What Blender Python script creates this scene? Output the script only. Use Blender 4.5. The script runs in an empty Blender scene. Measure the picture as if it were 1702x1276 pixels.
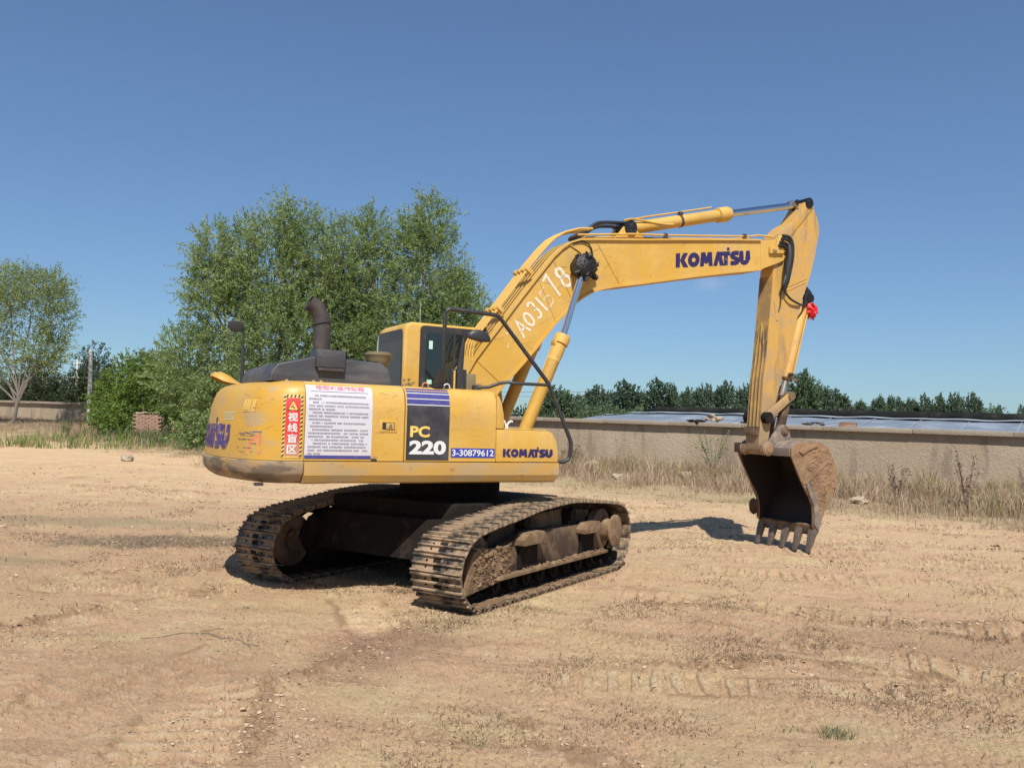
import bpy, bmesh, math, random
import numpy as np
from mathutils import Vector, Matrix
random.seed(7)
rng = np.random.default_rng(7)
R = math.radians
S = bpy.context.scene
COL = S.collection
PSI, TH = 0.4938, 1.0208            # heading of the upper structure and of the tracks
ORG = Vector((-0.7371, 10.4725, 0.0))
EYE = 1.846

# ------------------------------------------------------------------ camera, sky, sun, exposure
cd = bpy.data.cameras.new('camera'); cam = bpy.data.objects.new('camera', cd); COL.objects.link(cam)
cd.sensor_width = 36; cd.lens = 36 * 1392.9 / 1702; cd.clip_start = 0.05; cd.clip_end = 6000
PITCH, ROLL = 0.0501, 0.0293
fw = Vector((0, math.cos(PITCH), math.sin(PITCH))); up0 = Vector((0, -math.sin(PITCH), math.cos(PITCH))); r0 = Vector((1, 0, 0))
rr = r0 * math.cos(ROLL) + up0 * math.sin(ROLL); uu = up0 * math.cos(ROLL) - r0 * math.sin(ROLL)
m = Matrix((rr, uu, -fw)).transposed().to_4x4(); m.translation = Vector((0, 0, EYE)); cam.matrix_world = m
S.camera = cam

SUNV = Vector((0.05, -0.80, 1.0)).normalized()
w = bpy.data.worlds.new('World'); S.world = w; w.use_nodes = True
nt = w.node_tree; nt.nodes.clear()
wo = nt.nodes.new('ShaderNodeOutputWorld'); bg = nt.nodes.new('ShaderNodeBackground'); sky = nt.nodes.new('ShaderNodeTexSky')
sky.sky_type = 'NISHITA'; sky.sun_disc = False; sky.sun_elevation = math.asin(SUNV.z); sky.sun_rotation = math.atan2(SUNV.x, SUNV.y)
sky.air_density = 1.0; sky.dust_density = 0.5; sky.ozone_density = 4.0; sky.altitude = 50
bg.inputs['Strength'].default_value = 0.138
tc = nt.nodes.new('ShaderNodeTexCoord'); 
# one faint wisp of cloud low in the sky
vd = nt.nodes.new('ShaderNodeVectorMath'); vd.operation = 'SUBTRACT'; vd.inputs[1].default_value = (0.2252, 0.9600, 0.1703)
vs = nt.nodes.new('ShaderNodeVectorMath'); vs.operation = 'MULTIPLY'; vs.inputs[1].default_value = (60, 60, 110)
vl = nt.nodes.new('ShaderNodeVectorMath'); vl.operation = 'LENGTH'
nz = nt.nodes.new('ShaderNodeTexNoise'); nz.inputs['Scale'].default_value = 60; nz.inputs['Detail'].default_value = 4
ad = nt.nodes.new('ShaderNodeMath'); ad.operation = 'ADD'
mr = nt.nodes.new('ShaderNodeMapRange'); mr.inputs['From Min'].default_value = 1.7; mr.inputs['From Max'].default_value = 0.6
mr.inputs['To Min'].default_value = 0; mr.inputs['To Max'].default_value = 0.22
mx = nt.nodes.new('ShaderNodeMix'); mx.data_type = 'RGBA'; mx.inputs['B'].default_value = (3.6, 3.9, 4.4, 1)
L = nt.links.new
L(tc.outputs['Generated'], vd.inputs[0]); L(vd.outputs[0], vs.inputs[0]); L(vs.outputs[0], vl.inputs[0]); L(tc.outputs['Generated'], nz.inputs['Vector'])
L(vl.outputs['Value'], ad.inputs[0]); L(nz.outputs['Fac'], ad.inputs[1]); L(ad.outputs[0], mr.inputs['Value'])
hs = nt.nodes.new('ShaderNodeHueSaturation'); hs.inputs['Saturation'].default_value = 1.0; hs.inputs['Hue'].default_value = .510; hs.inputs['Value'].default_value = 1.0
L(sky.outputs[0], hs.inputs['Color'])
gm = nt.nodes.new('ShaderNodeGamma'); gm.inputs['Gamma'].default_value = .75; L(hs.outputs[0], gm.inputs['Color'])
tn = nt.nodes.new('ShaderNodeMix'); tn.data_type = 'RGBA'; tn.blend_type = 'MULTIPLY'; tn.inputs['Factor'].default_value = 1; tn.inputs['B'].default_value = (.645, .852, 1.0, 1); L(gm.outputs[0], tn.inputs['A'])
L(mr.outputs[0], mx.inputs['Factor']); L(tn.outputs['Result'], mx.inputs['A']); L(mx.outputs['Result'], bg.inputs['Color']); L(bg.outputs[0], wo.inputs[0])

sd = bpy.data.lights.new('sun', 'SUN'); sun = bpy.data.objects.new('sun', sd); COL.objects.link(sun)
sd.energy = 5.0; sd.angle = R(0.55); sd.color = (1.0, 0.955, 0.88)
sun.rotation_euler = SUNV.to_track_quat('Z', 'Y').to_euler()
S.view_settings.view_transform = 'Standard'; S.view_settings.look = 'None'; S.view_settings.gamma = 1; S.view_settings.exposure = 0.25
S.view_settings.use_curve_mapping = False
S.cycles.max_bounces = 6; S.cycles.transparent_max_bounces = 8

# ------------------------------------------------------------------ materials
def N(nt, t, **kw):
    n = nt.nodes.new(t)
    for k, v in kw.items():
        if k in n.inputs: n.inputs[k].default_value = v
        else: setattr(n, k, v)
    return n
def noise(nt, co, scale, detail=5, rough=0.6, vec=None, dist=0.0):
    n = N(nt, 'ShaderNodeTexNoise', Scale=scale, Detail=detail, Roughness=rough, Distortion=dist)
    if vec is not None:
        mp = N(nt, 'ShaderNodeMapping'); mp.inputs['Scale'].default_value = vec
        nt.links.new(co, mp.inputs['Vector']); nt.links.new(mp.outputs[0], n.inputs['Vector'])
    else: nt.links.new(co, n.inputs['Vector'])
    return n.outputs['Fac']
def ramp(nt, v, a, b, lo=0.0, hi=1.0):
    n = N(nt, 'ShaderNodeMapRange'); n.interpolation_type = 'SMOOTHSTEP'
    n.inputs['From Min'].default_value = a; n.inputs['From Max'].default_value = b
    n.inputs['To Min'].default_value = lo; n.inputs['To Max'].default_value = hi
    nt.links.new(v, n.inputs['Value']); return n.outputs[0]
def mth(nt, op, a, b=None):
    n = N(nt, 'ShaderNodeMath', operation=op)
    for i, x in enumerate((a, b)):
        if x is None: continue
        if isinstance(x, (int, float)): n.inputs[i].default_value = x
        else: nt.links.new(x, n.inputs[i])
    return n.outputs[0]
def mixc(nt, f, a, b):
    n = N(nt, 'ShaderNodeMix', data_type='RGBA')
    for s, x in (('A', a), ('B', b)):
        if isinstance(x, tuple): n.inputs[s].default_value = (*x, 1)[:4]
        else: nt.links.new(x, n.inputs[s])
    if isinstance(f, (int, float)): n.inputs['Factor'].default_value = f
    else: nt.links.new(f, n.inputs['Factor'])
    return n.outputs['Result']
MATS = {}
def mat(name, base, rough=0.6, metal=0.0, layers=(), bump=(), spec=0.5, coat=0.0, zdirt=None):
    """layers: (colour, scale, lo, hi, strength, vec) painted over base where noise passes lo..hi; bump: (scale, distance)"""
    mt = bpy.data.materials.new(name); mt.use_nodes = True; t = mt.node_tree; t.nodes.clear()
    o = N(t, 'ShaderNodeOutputMaterial'); p = N(t, 'ShaderNodeBsdfPrincipled', Roughness=rough, Metallic=metal)
    p.inputs['Specular IOR Level'].default_value = spec; p.inputs['Coat Weight'].default_value = coat
    t.links.new(p.outputs[0], o.inputs[0])
    tcn = N(t, 'ShaderNodeTexCoord'); co = tcn.outputs['Object']
    c = base
    rsum = None
    for (cl, sc, lo, hi, st, *vec) in layers:
        f = ramp(t, noise(t, co, sc, vec=vec[0] if vec else None), lo, hi, 0, st)
        c = mixc(t, f, c, cl)
        rsum = f if rsum is None else mth(t, 'MAXIMUM', rsum, f)
    if zdirt:
        cl, z0, z1, st, sc = zdirt      # dirt that gathers on the lower part of the thing
        sp = N(t, 'ShaderNodeSeparateXYZ'); t.links.new(co, sp.inputs[0])
        zz = mth(t, 'ADD', sp.outputs['Z'], mth(t, 'MULTIPLY', noise(t, co, sc), (z1 - z0) * 1.2))
        f = ramp(t, zz, z1 + (z1 - z0) * .6, z0 + (z1 - z0) * .6, 0, st); c = mixc(t, f, c, cl)
        rsum = f if rsum is None else mth(t, 'MAXIMUM', rsum, f)
    if isinstance(c, tuple): p.inputs['Base Color'].default_value = (*c, 1)[:4]
    else: t.links.new(c, p.inputs['Base Color'])
    if rsum is not None:
        rn = N(t, 'ShaderNodeMapRange'); rn.inputs['To Min'].default_value = rough; rn.inputs['To Max'].default_value = 0.9
        t.links.new(rsum, rn.inputs['Value']); t.links.new(rn.outputs[0], p.inputs['Roughness'])
        if metal > 0:
            rm = N(t, 'ShaderNodeMapRange'); rm.inputs['To Min'].default_value = metal; rm.inputs['To Max'].default_value = 0
            t.links.new(rsum, rm.inputs['Value']); t.links.new(rm.outputs[0], p.inputs['Metallic'])
    prev = None
    for sc, dist in bump:
        b = N(t, 'ShaderNodeBump'); b.inputs['Distance'].default_value = dist; b.inputs['Strength'].default_value = 1
        t.links.new(noise(t, co, sc), b.inputs['Height'])
        if prev is not None: t.links.new(prev, b.inputs['Normal'])
        prev = b.outputs[0]
    if prev is not None: t.links.new(prev, p.inputs['Normal'])
    MATS[name] = mt; return mt
def pmod(name): return MATS[name].node_tree
DUST = (0.36, 0.255, 0.155)
YEL = (0.55, 0.315, 0.048)
mat('yellow', YEL, 0.42, layers=((( .55, .35, .10), 1.6, .35, .65, .8), (DUST, 2.6, .50, .75, .45), ((.25, .15, .06), 30, .655, .72, .75), (DUST, 9, .58, .75, .45, (1, 1, .22)), ((.20, .13, .06), 5, .655, .72, .45, (1.6, 1, .35))), bump=((60, .0006), (2.2, .012), (7, .002)))
mat('yellow_arm', (.52, .30, .07), 0.55, layers=((DUST, 4, .42, .66, .6), ((.26, .17, .09), 3.2, .56, .68, .6, (1.5, 1, .3)), ((.28, .18, .09), 22, .6, .72, .6), ((.33, .22, .13), 7, .58, .75, .6, (1, 1, .4))), bump=((50, .001),), zdirt=((.27, .19, .12), 1.7, 3.0, .92, 3))
mat('yellow_tail', (.53, .29, .028), 0.38, layers=(((.43, .275, .09), 1.5, .4, .65, .7), ((.33, .26, .18), 2.2, .50, .70, .7, (1, 1, 2.5)), ((.17, .12, .08), 24, .66, .74, .55), ((.20, .15, .12), 5, .68, .78, .5, (.3, .3, 7))), bump=((2.5, .008), (60, .0006)))
mat('yellow_sill', (.45, .255, .06), 0.5, layers=(((.36, .26, .14), 2.4, .40, .62, .8, (1, 1, 2)), ((.16, .12, .08), 18, .62, .72, .6)), bump=((3, .006), (40, .001)))
mat('yellow_sill_worn', (.38, .24, .08), 0.6, layers=(((.31, .225, .14), 1.8, .36, .54, .95), ((.10, .08, .065), 3.0, .48, .64, .75, (1, 1, 3)), ((.12, .09, .06), 30, .62, .72, .6)), bump=((4, .008), (40, .0015)))
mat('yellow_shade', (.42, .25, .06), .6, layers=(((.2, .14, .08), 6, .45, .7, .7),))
mat('hood_black', (.045, .045, .05), .42, layers=(((.13, .12, .12), 2.2, .42, .7, .7, (.5, 1, 2)), ((.2, .17, .14), 12, .6, .8, .5)), bump=((40, .0008),))
mat('rust_black', (.045, .038, .036), .7, layers=(((.12, .08, .065), 8, .5, .75, .7),), bump=((80, .001),))
mat('black_paint', (.03, .03, .032), .45, layers=(((.10, .09, .08), 8, .55, .8, .6),))
mat('rubber', (.018, .018, .02), .45, layers=(((.12, .1, .08), 14, .6, .8, .4),))
mat('grease', (.008, .008, .009), .28, layers=(((.07, .05, .03), 14, .66, .8, .4),), bump=((28, .02),))
mat('chrome', (.62, .63, .66), .16, 1.0, layers=(((.30, .26, .22), 9, .66, .8, .3),))
mat('steel', (.30, .29, .28), .4, .85, layers=(((.30, .22, .15), 7, .45, .7, .8),), bump=((40, .001),))
mat('shoe_steel', (.085, .068, .055), .45, .4, layers=(((.34, .235, .14), 4.5, .40, .56, .95), ((.20, .145, .10), 18, .52, .7, .7), ((.04, .035, .03), 12, .66, .74, .7)), bump=((45, .003), (160, .001)))
mat('mud', (.18, .115, .065), .92, layers=(((.28, .19, .115), 6, .45, .65, .8), ((.17, .12, .08), 15, .58, .72, .7)), bump=((12, .02), (50, .006), (160, .002)), spec=.2)
mat('mud_steel', (.07, .046, .03), .8, .0, layers=(((.18, .12, .072), 3.5, .42, .62, .9), ((.07, .05, .04), 9, .58, .72, .7)), bump=((30, .005), (120, .002)), spec=.3)
mat('mud_shade_dark', (.012, .009, .007), .9, layers=(((.035, .025, .017), 5, .5, .7, .8),), bump=((25, .006),), spec=.2)  # dark mud, taken near black to carry the shade under the machine
mat('arm_rear', (.30, .19, .075), .75, layers=(((.42, .26, .07), 3.2, .46, .60, .8), ((.12, .08, .055), 7, .52, .66, .8, (1, 1, .35)), ((.34, .25, .16), 16, .56, .7, .6)), bump=((30, .003),))
mat('bucket_mud', (.27, .165, .095), .88, layers=(((.16, .10, .06), 3.0, .45, .62, .85), ((.32, .22, .14), 11, .52, .68, .7), ((.07, .045, .03), 22, .63, .72, .8)), bump=((6, .016), (28, .006), (110, .002)), spec=.2)
mat('bucket_steel', (.20, .165, .14), .6, .3, layers=(((.30, .22, .155), 5, .42, .62, .85), ((.08, .06, .05), 15, .6, .72, .7)), bump=((30, .004),))
mat('bucket_shade', (.022, .014, .01), .75, layers=(((.06, .03, .012), 3, .58, .75, .7), ((.05, .042, .038), 12, .58, .7, .6, (4, 4, .6))), bump=((25, .004),))  # near-black colour holds the shade inside the bucket
mat('tooth_steel', (.15, .12, .10), .5, .4, layers=(((.20, .14, .09), 20, .5, .7, .8),), bump=((60, .002),))
mat('glass', (.012, .018, .018), .06, layers=(), spec=.6, coat=.3)
mat('glass_dusty', (.035, .045, .05), .3, layers=(((.09, .1, .1), 2.0, .3, .7, .8),))
mat('rear_glass', (.03, .035, .045), .35, layers=(((.07, .08, .09), 1.5, .3, .7, .8),))
mat('white_vinyl', (.56, .545, .595), .45, layers=(((.62, .56, .50), 2.2, .5, .8, .6), ((.42, .33, .26), 40, .7, .8, .5)), zdirt=((.5, .42, .36), 1.46, 1.62, .5, 6))
mat('red_vinyl', (.58, .035, .03), .45, layers=(((.5, .2, .14), 6, .55, .8, .6),), zdirt=((.42, .25, .16), 1.42, 1.75, .85, 4))
mat('red_print', (.60, .09, .12), .5, layers=(((.66, .45, .48), 60, .45, .7, .7),))
mat('ink', (.09, .08, .13), .6, layers=(((.45, .42, .48), 90, .52, .7, .8),))
mat('black_vinyl', (.028, .027, .032), .5, layers=(((.20, .17, .14), 70, .64, .74, .7), ((.07, .065, .07), 5, .4, .7, .7)))
mat('blue_vinyl', (.05, .05, .22), .45, layers=(((.12, .10, .22), 12, .5, .75, .6),))
mat('blue_bright', (.03, .05, .33), .4)
mat('navy', (.022, .014, .085), .5, layers=(((.30, .18, .10), 34, .64, .74, .6),))
mat('navy_faded', (.06, .035, .17), .55, layers=(((.55, .33, .09), 14, .55, .68, .85),))
mat('white_print', (.66, .645, .63), .5, layers=(((.5, .42, .36), 45, .66, .75, .6),))
mat('yellow_print', (.72, .50, .12), .5)
mat('black_print', (.05, .04, .03), .6)
mat('faded_red', (.62, .20, .08), .55, layers=((YEL, 18, .48, .62, .8),))
mat('chalk', (.72, .64, .52), .85, layers=((YEL, 30, .56, .66, .75),), spec=.2)
mat('chalk_faint', (.64, .50, .32), .85, layers=((YEL, 20, .44, .58, .85),), spec=.2)
mat('concrete', (.345, .27, .19), .9, layers=(((.41, .33, .24), .7, .4, .7, .8), ((.20, .155, .12), 1.6, .50, .68, .75, (1, 1, .25)), ((.45, .38, .31), 14, .6, .75, .5), ((.16, .13, .1), 5, .68, .76, .5, (1, 1, 3))), bump=((10, .03), (50, .008)), spec=.2)
mat('coping', (.33, .275, .21), .9, layers=(((.24, .20, .135), 1.2, .5, .75, .8), ((.36, .30, .24), 9, .6, .75, .5), ((.14, .125, .08), 3.2, .62, .72, .7)), bump=((16, .015),), spec=.2)
mat('stone', (.36, .29, .21), .9, layers=(((.36, .27, .19), 5, .45, .7, .8), ((.46, .40, .33), 9, .62, .75, .7)), bump=((12, .02), (45, .006)), spec=.2)
mat('brick_mud', (.25, .15, .11), .9, layers=(((.42, .27, .2), 3, .4, .7, .8),), bump=((10, .02),), spec=.2)
mat('quilt', (.012, .013, .012), .9, layers=(((.035, .035, .03), 1.4, .45, .7, .8),), bump=((2.5, .08), (12, .02)), spec=.15)
mat('plastic_film', (.17, .20, .24), .5, layers=(((.28, .32, .38), .8, .45, .7, .7, (1, 1, 3)), ((.10, .135, .19), 2.6, .55, .75, .7)), bump=((2.2, .03), (9, .01)), spec=.35)
mat('plastic_pale', (.38, .42, .47), .45, layers=(((.28, .32, .38), 2, .45, .7, .7),), bump=((3, .04),))
mat('white_pipe', (.33, .35, .37), .5)
mat('pole_concrete', (.62, .60, .56), .85)
mat('bark', (.16, .125, .095), .9, layers=(((.27, .23, .18), 5, .45, .7, .7, (1, 1, .3)),), bump=((20, .02),), spec=.2)
mat('bark_pale', (.19, .165, .14), .9, layers=(((.12, .10, .08), 5, .45, .7, .7, (1, 1, .3)),), bump=((20, .02),), spec=.2)
mat('ribbon_red', (.62, .018, .02), .55)
mat('sticker_green', (.45, .66, .58), .5)
mat('tan_paint', (.20, .155, .085), .6, layers=(((.2, .15, .09), 10, .5, .7, .6),))

mat('yellow_label', (.60, .38, .09), .5)
mat('scratch_dark', (.28, .18, .07), .7)
mat('scratch_pale', (.62, .45, .22), .7)
def leafmat(name, c1, c2, c3, trans=.3, rough=.6):
    mt = bpy.data.materials.new(name); mt.use_nodes = True; t = mt.node_tree; t.nodes.clear()
    o = N(t, 'ShaderNodeOutputMaterial'); g = N(t, 'ShaderNodeNewGeometry')
    cr = N(t, 'ShaderNodeValToRGB'); e = cr.color_ramp.elements
    e[0].color = (*c1, 1); e[1].color = (*c3, 1); k = cr.color_ramp.elements.new(.5); k.color = (*c2, 1)
    tcn = N(t, 'ShaderNodeTexCoord'); nn = noise(t, tcn.outputs['Object'], .7, 3)
    v = mth(t, 'ADD', mth(t, 'MULTIPLY', g.outputs['Random Per Island'], .6), mth(t, 'SUBTRACT', mth(t, 'MULTIPLY', nn, 1.3), .45))
    t.links.new(v, cr.inputs[0])
    p = N(t, 'ShaderNodeBsdfPrincipled', Roughness=rough); p.inputs['Specular IOR Level'].default_value = .35
    tr = N(t, 'ShaderNodeBsdfTranslucent'); ms = N(t, 'ShaderNodeMixShader'); ms.inputs[0].default_value = trans
    t.links.new(cr.outputs[0], p.inputs['Base Color']); t.links.new(cr.outputs[0], tr.inputs['Color'])
    t.links.new(p.outputs[0], ms.inputs[1]); t.links.new(tr.outputs[0], ms.inputs[2]); t.links.new(ms.outputs[0], o.inputs[0])
    MATS[name] = mt
leafmat('leaf_willow', (.10, .16, .045), (.23, .31, .10), (.40, .46, .25), .42)
leafmat('leaf_light', (.13, .18, .05), (.24, .30, .09), (.37, .41, .18), .42)
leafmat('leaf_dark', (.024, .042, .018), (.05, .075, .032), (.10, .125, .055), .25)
leafmat('leaf_bush', (.06, .12, .02), (.15, .225, .04), (.28, .36, .08), .38)
leafmat('leaf_far', (.055, .09, .055), (.095, .145, .085), (.16, .21, .125), .35)
leafmat('leaf_far_light', (.06, .10, .05), (.10, .155, .075), (.165, .22, .11), .35)
leafmat('straw', (.24, .165, .105), (.41, .30, .195), (.58, .46, .32), .3, .8)
leafmat('straw_green', (.20, .20, .06), (.34, .32, .11), (.46, .42, .19), .3, .8)
leafmat('straw_dark', (.14, .095, .065), (.25, .17, .115), (.36, .25, .17), .15, .8)
leafmat('grass_green', (.05, .09, .03), (.09, .14, .05), (.16, .19, .08), .3, .7)
leafmat('stubble', (.07, .05, .028), (.13, .09, .05), (.32, .23, .14), .1, .8)

# ------------------------------------------------------------------ mesh helpers
class MB:
    def __init__(s): s.v = []; s.f = []
    def add(s, vs, fs):
        o = len(s.v); s.v += [tuple(p) for p in vs]; s.f += [tuple(i + o for i in f) for f in fs]; return s
    def box(s, x0, x1, y0, y1, z0, z1):
        return s.add([(x, y, z) for z in (z0, z1) for y in (y0, y1) for x in (x0, x1)],
                     [(0, 2, 3, 1), (4, 5, 7, 6), (0, 1, 5, 4), (2, 6, 7, 3), (0, 4, 6, 2), (1, 3, 7, 5)])
    def prism(s, poly, y0, y1):                        # polygon in x,z extruded along y
        if sum(poly[i][0] * poly[(i + 1) % len(poly)][1] - poly[(i + 1) % len(poly)][0] * poly[i][1] for i in range(len(poly))) < 0: poly = poly[::-1]
        n = len(poly); y0, y1 = min(y0, y1), max(y0, y1)
        vs = [(x, y0, z) for x, z in poly] + [(x, y1, z) for x, z in poly]
        return s.add(vs, [tuple(range(n)), tuple(range(2 * n - 1, n - 1, -1))] + [(i, n + i, n + (i + 1) % n, (i + 1) % n) for i in range(n)])
    def cyl(s, p0, p1, r0_, r1_=None, n=16, caps=True):
        return s.lathe(p0, p1, [(0, r0_), (1, r0_ if r1_ is None else r1_)], n, caps)
    def lathe(s, p0, p1, prof, n=20, caps=True):       # prof: (t along axis, radius)
        p0, p1 = Vector(p0), Vector(p1); ax = (p1 - p0); q = ax.normalized().to_track_quat('Z', 'Y')
        a, b = q @ Vector((1, 0, 0)), q @ Vector((0, 1, 0)); vs = []; fs = []
        for t, r in prof:
            c = p0 + ax * t
            vs += [c + a * (r * math.cos(2 * math.pi * k / n)) + b * (r * math.sin(2 * math.pi * k / n)) for k in range(n)]
        for j in range(len(prof) - 1):
            for k in range(n): fs.append((j * n + k, j * n + (k + 1) % n, (j + 1) * n + (k + 1) % n, (j + 1) * n + k))
        if caps: fs += [tuple(range(n - 1, -1, -1)), tuple(range((len(prof) - 1) * n, len(prof) * n))]
        return s.add(vs, fs)
    def tube(s, path, r, n=8, sub=0, caps=True):
        P = [Vector(p) for p in path]
        if sub:
            Q = []
            for i in range(len(P) - 1):
                a = P[max(i - 1, 0)]; b = P[i]; c = P[i + 1]; d = P[min(i + 2, len(P) - 1)]
                for k in range(sub):
                    t = k / sub
                    Q.append(0.5 * ((2 * b) + (c - a) * t + (2 * a - 5 * b + 4 * c - d) * t * t + (3 * b - a - 3 * c + d) * t ** 3))
            P = Q + [P[-1]]
        rs = r if isinstance(r, (list, tuple)) else [r] * len(P)
        if len(rs) != len(P): rs = list(np.interp(np.linspace(0, 1, len(P)), np.linspace(0, 1, len(rs)), rs))
        vs = []; fs = []; ref = Vector((0.13, 0.31, 0.94))
        for i, p in enumerate(P):
            d = (P[min(i + 1, len(P) - 1)] - P[max(i - 1, 0)]).normalized()
            a = d.cross(ref)
            if a.length < .1: a = d.cross(Vector((1, 0, 0)))
            a.normalize(); b = d.cross(a)
            vs += [p + (a * math.cos(2 * math.pi * k / n) + b * math.sin(2 * math.pi * k / n)) * rs[i] for k in range(n)]
        for j in range(len(P) - 1):
            for k in range(n): fs.append((j * n + k, j * n + (k + 1) % n, (j + 1) * n + (k + 1) % n, (j + 1) * n + k))
        if caps: fs += [tuple(range(n - 1, -1, -1)), tuple(range((len(P) - 1) * n, len(P) * n))]
        return s.add(vs, fs)
    def blob(s, c, r, seed=0, rough=.25, sub=2):
        bm = bmesh.new(); bmesh.ops.create_icosphere(bm, subdivisions=sub, radius=1)
        rd = random.Random(seed); off = Vector((rd.uniform(0, 50), rd.uniform(0, 50), rd.uniform(0, 50)))
        from mathutils import noise as mn
        vs = []
        for v in bm.verts:
            k = 1 + rough * (mn.noise(v.co * 1.3 + off) * 1.4 + mn.noise(v.co * 3.1 + off) * .6)
            vs.append((c[0] + v.co.x * r[0] * k, c[1] + v.co.y * r[1] * k, c[2] + v.co.z * r[2] * k))
        fs = [tuple(v.index for v in f.verts) for f in bm.faces]; bm.free(); return s.add(vs, fs)
    def xf(s, M):
        s.v = [tuple(M @ Vector(p)) for p in s.v]; return s
    def mesh(s, name, material, bevel=0, smooth=None, seg=2, fixn=True):
        me = bpy.data.meshes.new(name); me.from_pydata(s.v, [], s.f)
        bm = bmesh.new(); bm.from_mesh(me)
        if fixn: bmesh.ops.recalc_face_normals(bm, faces=bm.faces[:])
        if bevel:
            es = [e for e in bm.edges if len(e.link_faces) == 2 and e.calc_face_angle(0) > R(25)]
            bmesh.ops.bevel(bm, geom=es, offset=bevel, segments=seg, profile=.6, affect='EDGES', clamp_overlap=True)
        ang = R(38) if smooth is None else R(smooth)
        if smooth != 0:
            for f in bm.faces: f.smooth = True
            for e in bm.edges:
                if len(e.link_faces) != 2 or e.calc_face_angle(0) > ang: e.smooth = False
        bm.to_mesh(me); bm.free(); me.materials.append(MATS[material]); return me
    def build(s, name, material, parent=None, **kw):
        o = bpy.data.objects.new(name, s.mesh(name, material, **kw)); COL.objects.link(o); o.parent = parent; return o
B = MB
def empty(name, loc=(0, 0, 0), rz=0):
    o = bpy.data.objects.new(name, None); COL.objects.link(o); o.location = loc; o.rotation_euler = (0, 0, rz); o.empty_display_size = .2; return o
def tag(o, label=None, cat=None, group=None, kind=None):
    if label: o['label'] = label
    if cat: o['category'] = cat
    if group: o['group'] = group
    if kind: o['kind'] = kind
    return o
def fast_mesh(name, V, F, material, smooth=False):     # V (n,3), F (m,k) numpy
    me = bpy.data.meshes.new(name); n, k = F.shape
    me.vertices.add(len(V)); me.vertices.foreach_set('co', V.astype(np.float32).ravel())
    me.loops.add(n * k); me.loops.foreach_set('vertex_index', F.astype(np.int32).ravel())
    me.polygons.add(n); me.polygons.foreach_set('loop_start', np.arange(0, n * k, k, dtype=np.int32))
    try: me.polygons.foreach_set('loop_total', np.full(n, k, dtype=np.int32))
    except Exception: pass
    me.polygons.foreach_set('use_smooth', np.full(n, smooth, dtype=bool))
    me.update(calc_edges=True); me.materials.append(MATS[material]); return me
def link(name, me, parent=None):
    o = bpy.data.objects.new(name, me); COL.objects.link(o); o.parent = parent; return o

# ------------------------------------------------------------------ numpy gradient noise
_perm = rng.permutation(512)
def _h(ix, iy): return _perm[(_perm[ix & 511] + iy) & 511]
_ga = np.linspace(0, 2 * np.pi, 512, endpoint=False)
def pn(x, y):
    xi = np.floor(x).astype(np.int64); yi = np.floor(y).astype(np.int64); fx = x - xi; fy = y - yi
    u = fx * fx * fx * (fx * (fx * 6 - 15) + 10); v = fy * fy * fy * (fy * (fy * 6 - 15) + 10)
    def g(dx, dy):
        a = _ga[_h(xi + dx, yi + dy)]; return np.cos(a) * (fx - dx) + np.sin(a) * (fy - dy)
    return ((g(0, 0) * (1 - u) + g(1, 0) * u) * (1 - v) + (g(0, 1) * (1 - u) + g(1, 1) * u) * v) * 1.5
def fbm(x, y, oct=4, gain=.5):
    s = 0; a = 1; t = 0
    for k in range(oct): s = s + a * pn(x * 2 ** k + 17.3 * k, y * 2 ** k - 9.1 * k); t += a; a *= gain
    return s / t
def sstep(a, b, x): t = np.clip((x - a) / (b - a), 0, 1); return t * t * (3 - 2 * t)
def segdist(x, y, ax, ay, bx, by):
    dx, dy = bx - ax, by - ay; t = np.clip(((x - ax) * dx + (y - ay) * dy) / (dx * dx + dy * dy), 0, 1)
    return np.hypot(x - ax - t * dx, y - ay - t * dy), t
def polydist(x, y, pts):
    d = np.full_like(x, 1e9)
    for a, b in zip(pts[:-1], pts[1:]): d = np.minimum(d, segdist(x, y, *a, *b)[0])
    return d

# wall line in plan: A far left, B near right
WA = np.array([-32.28, 60.0]); WB = np.array([16.52, 27.0]); WD = (WB - WA); WLEN = float(np.hypot(*WD)); WD = WD / WLEN; WN = np.array([-WD[1], WD[0]])  # WN points behind the wall
def wall_st(x, y): return ((x - WA[0]) * WD[0] + (y - WA[1]) * WD[1]) / WLEN, (x - WA[0]) * WN[0] + (y - WA[1]) * WN[1]
def broad(x, y):
    t, d = wall_st(x, y)
    zw = 1.25 * (1 - np.clip(t, -1.0, 1.0)) * np.where(t < 0, 1.0, 1.0)
    zw = np.clip(zw, 0, 1.6)
    z = zw * sstep(-20, -1, d)
    z = z + .045 * pn(x * .35, y * .35) * sstep(2, 6, np.hypot(x, y)) + .10 * pn(x * .11 + 5, y * .11) * sstep(14, 26, y)
    z = z + .07 * np.exp(-(((x - 3.7) ** 2 + (y - 13.1) ** 2) / 2.0))
    z = z + .05 * np.exp(-((x + 13) ** 2 + (y - 27) ** 2) / 30)
    mx_, my_ = x - ORG.x, y - ORG.y                      # level under the machine
    flat = np.exp(-((mx_ ** 2 + my_ ** 2) / 9.0)); z = z * (1 - .85 * flat)
    return z
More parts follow.
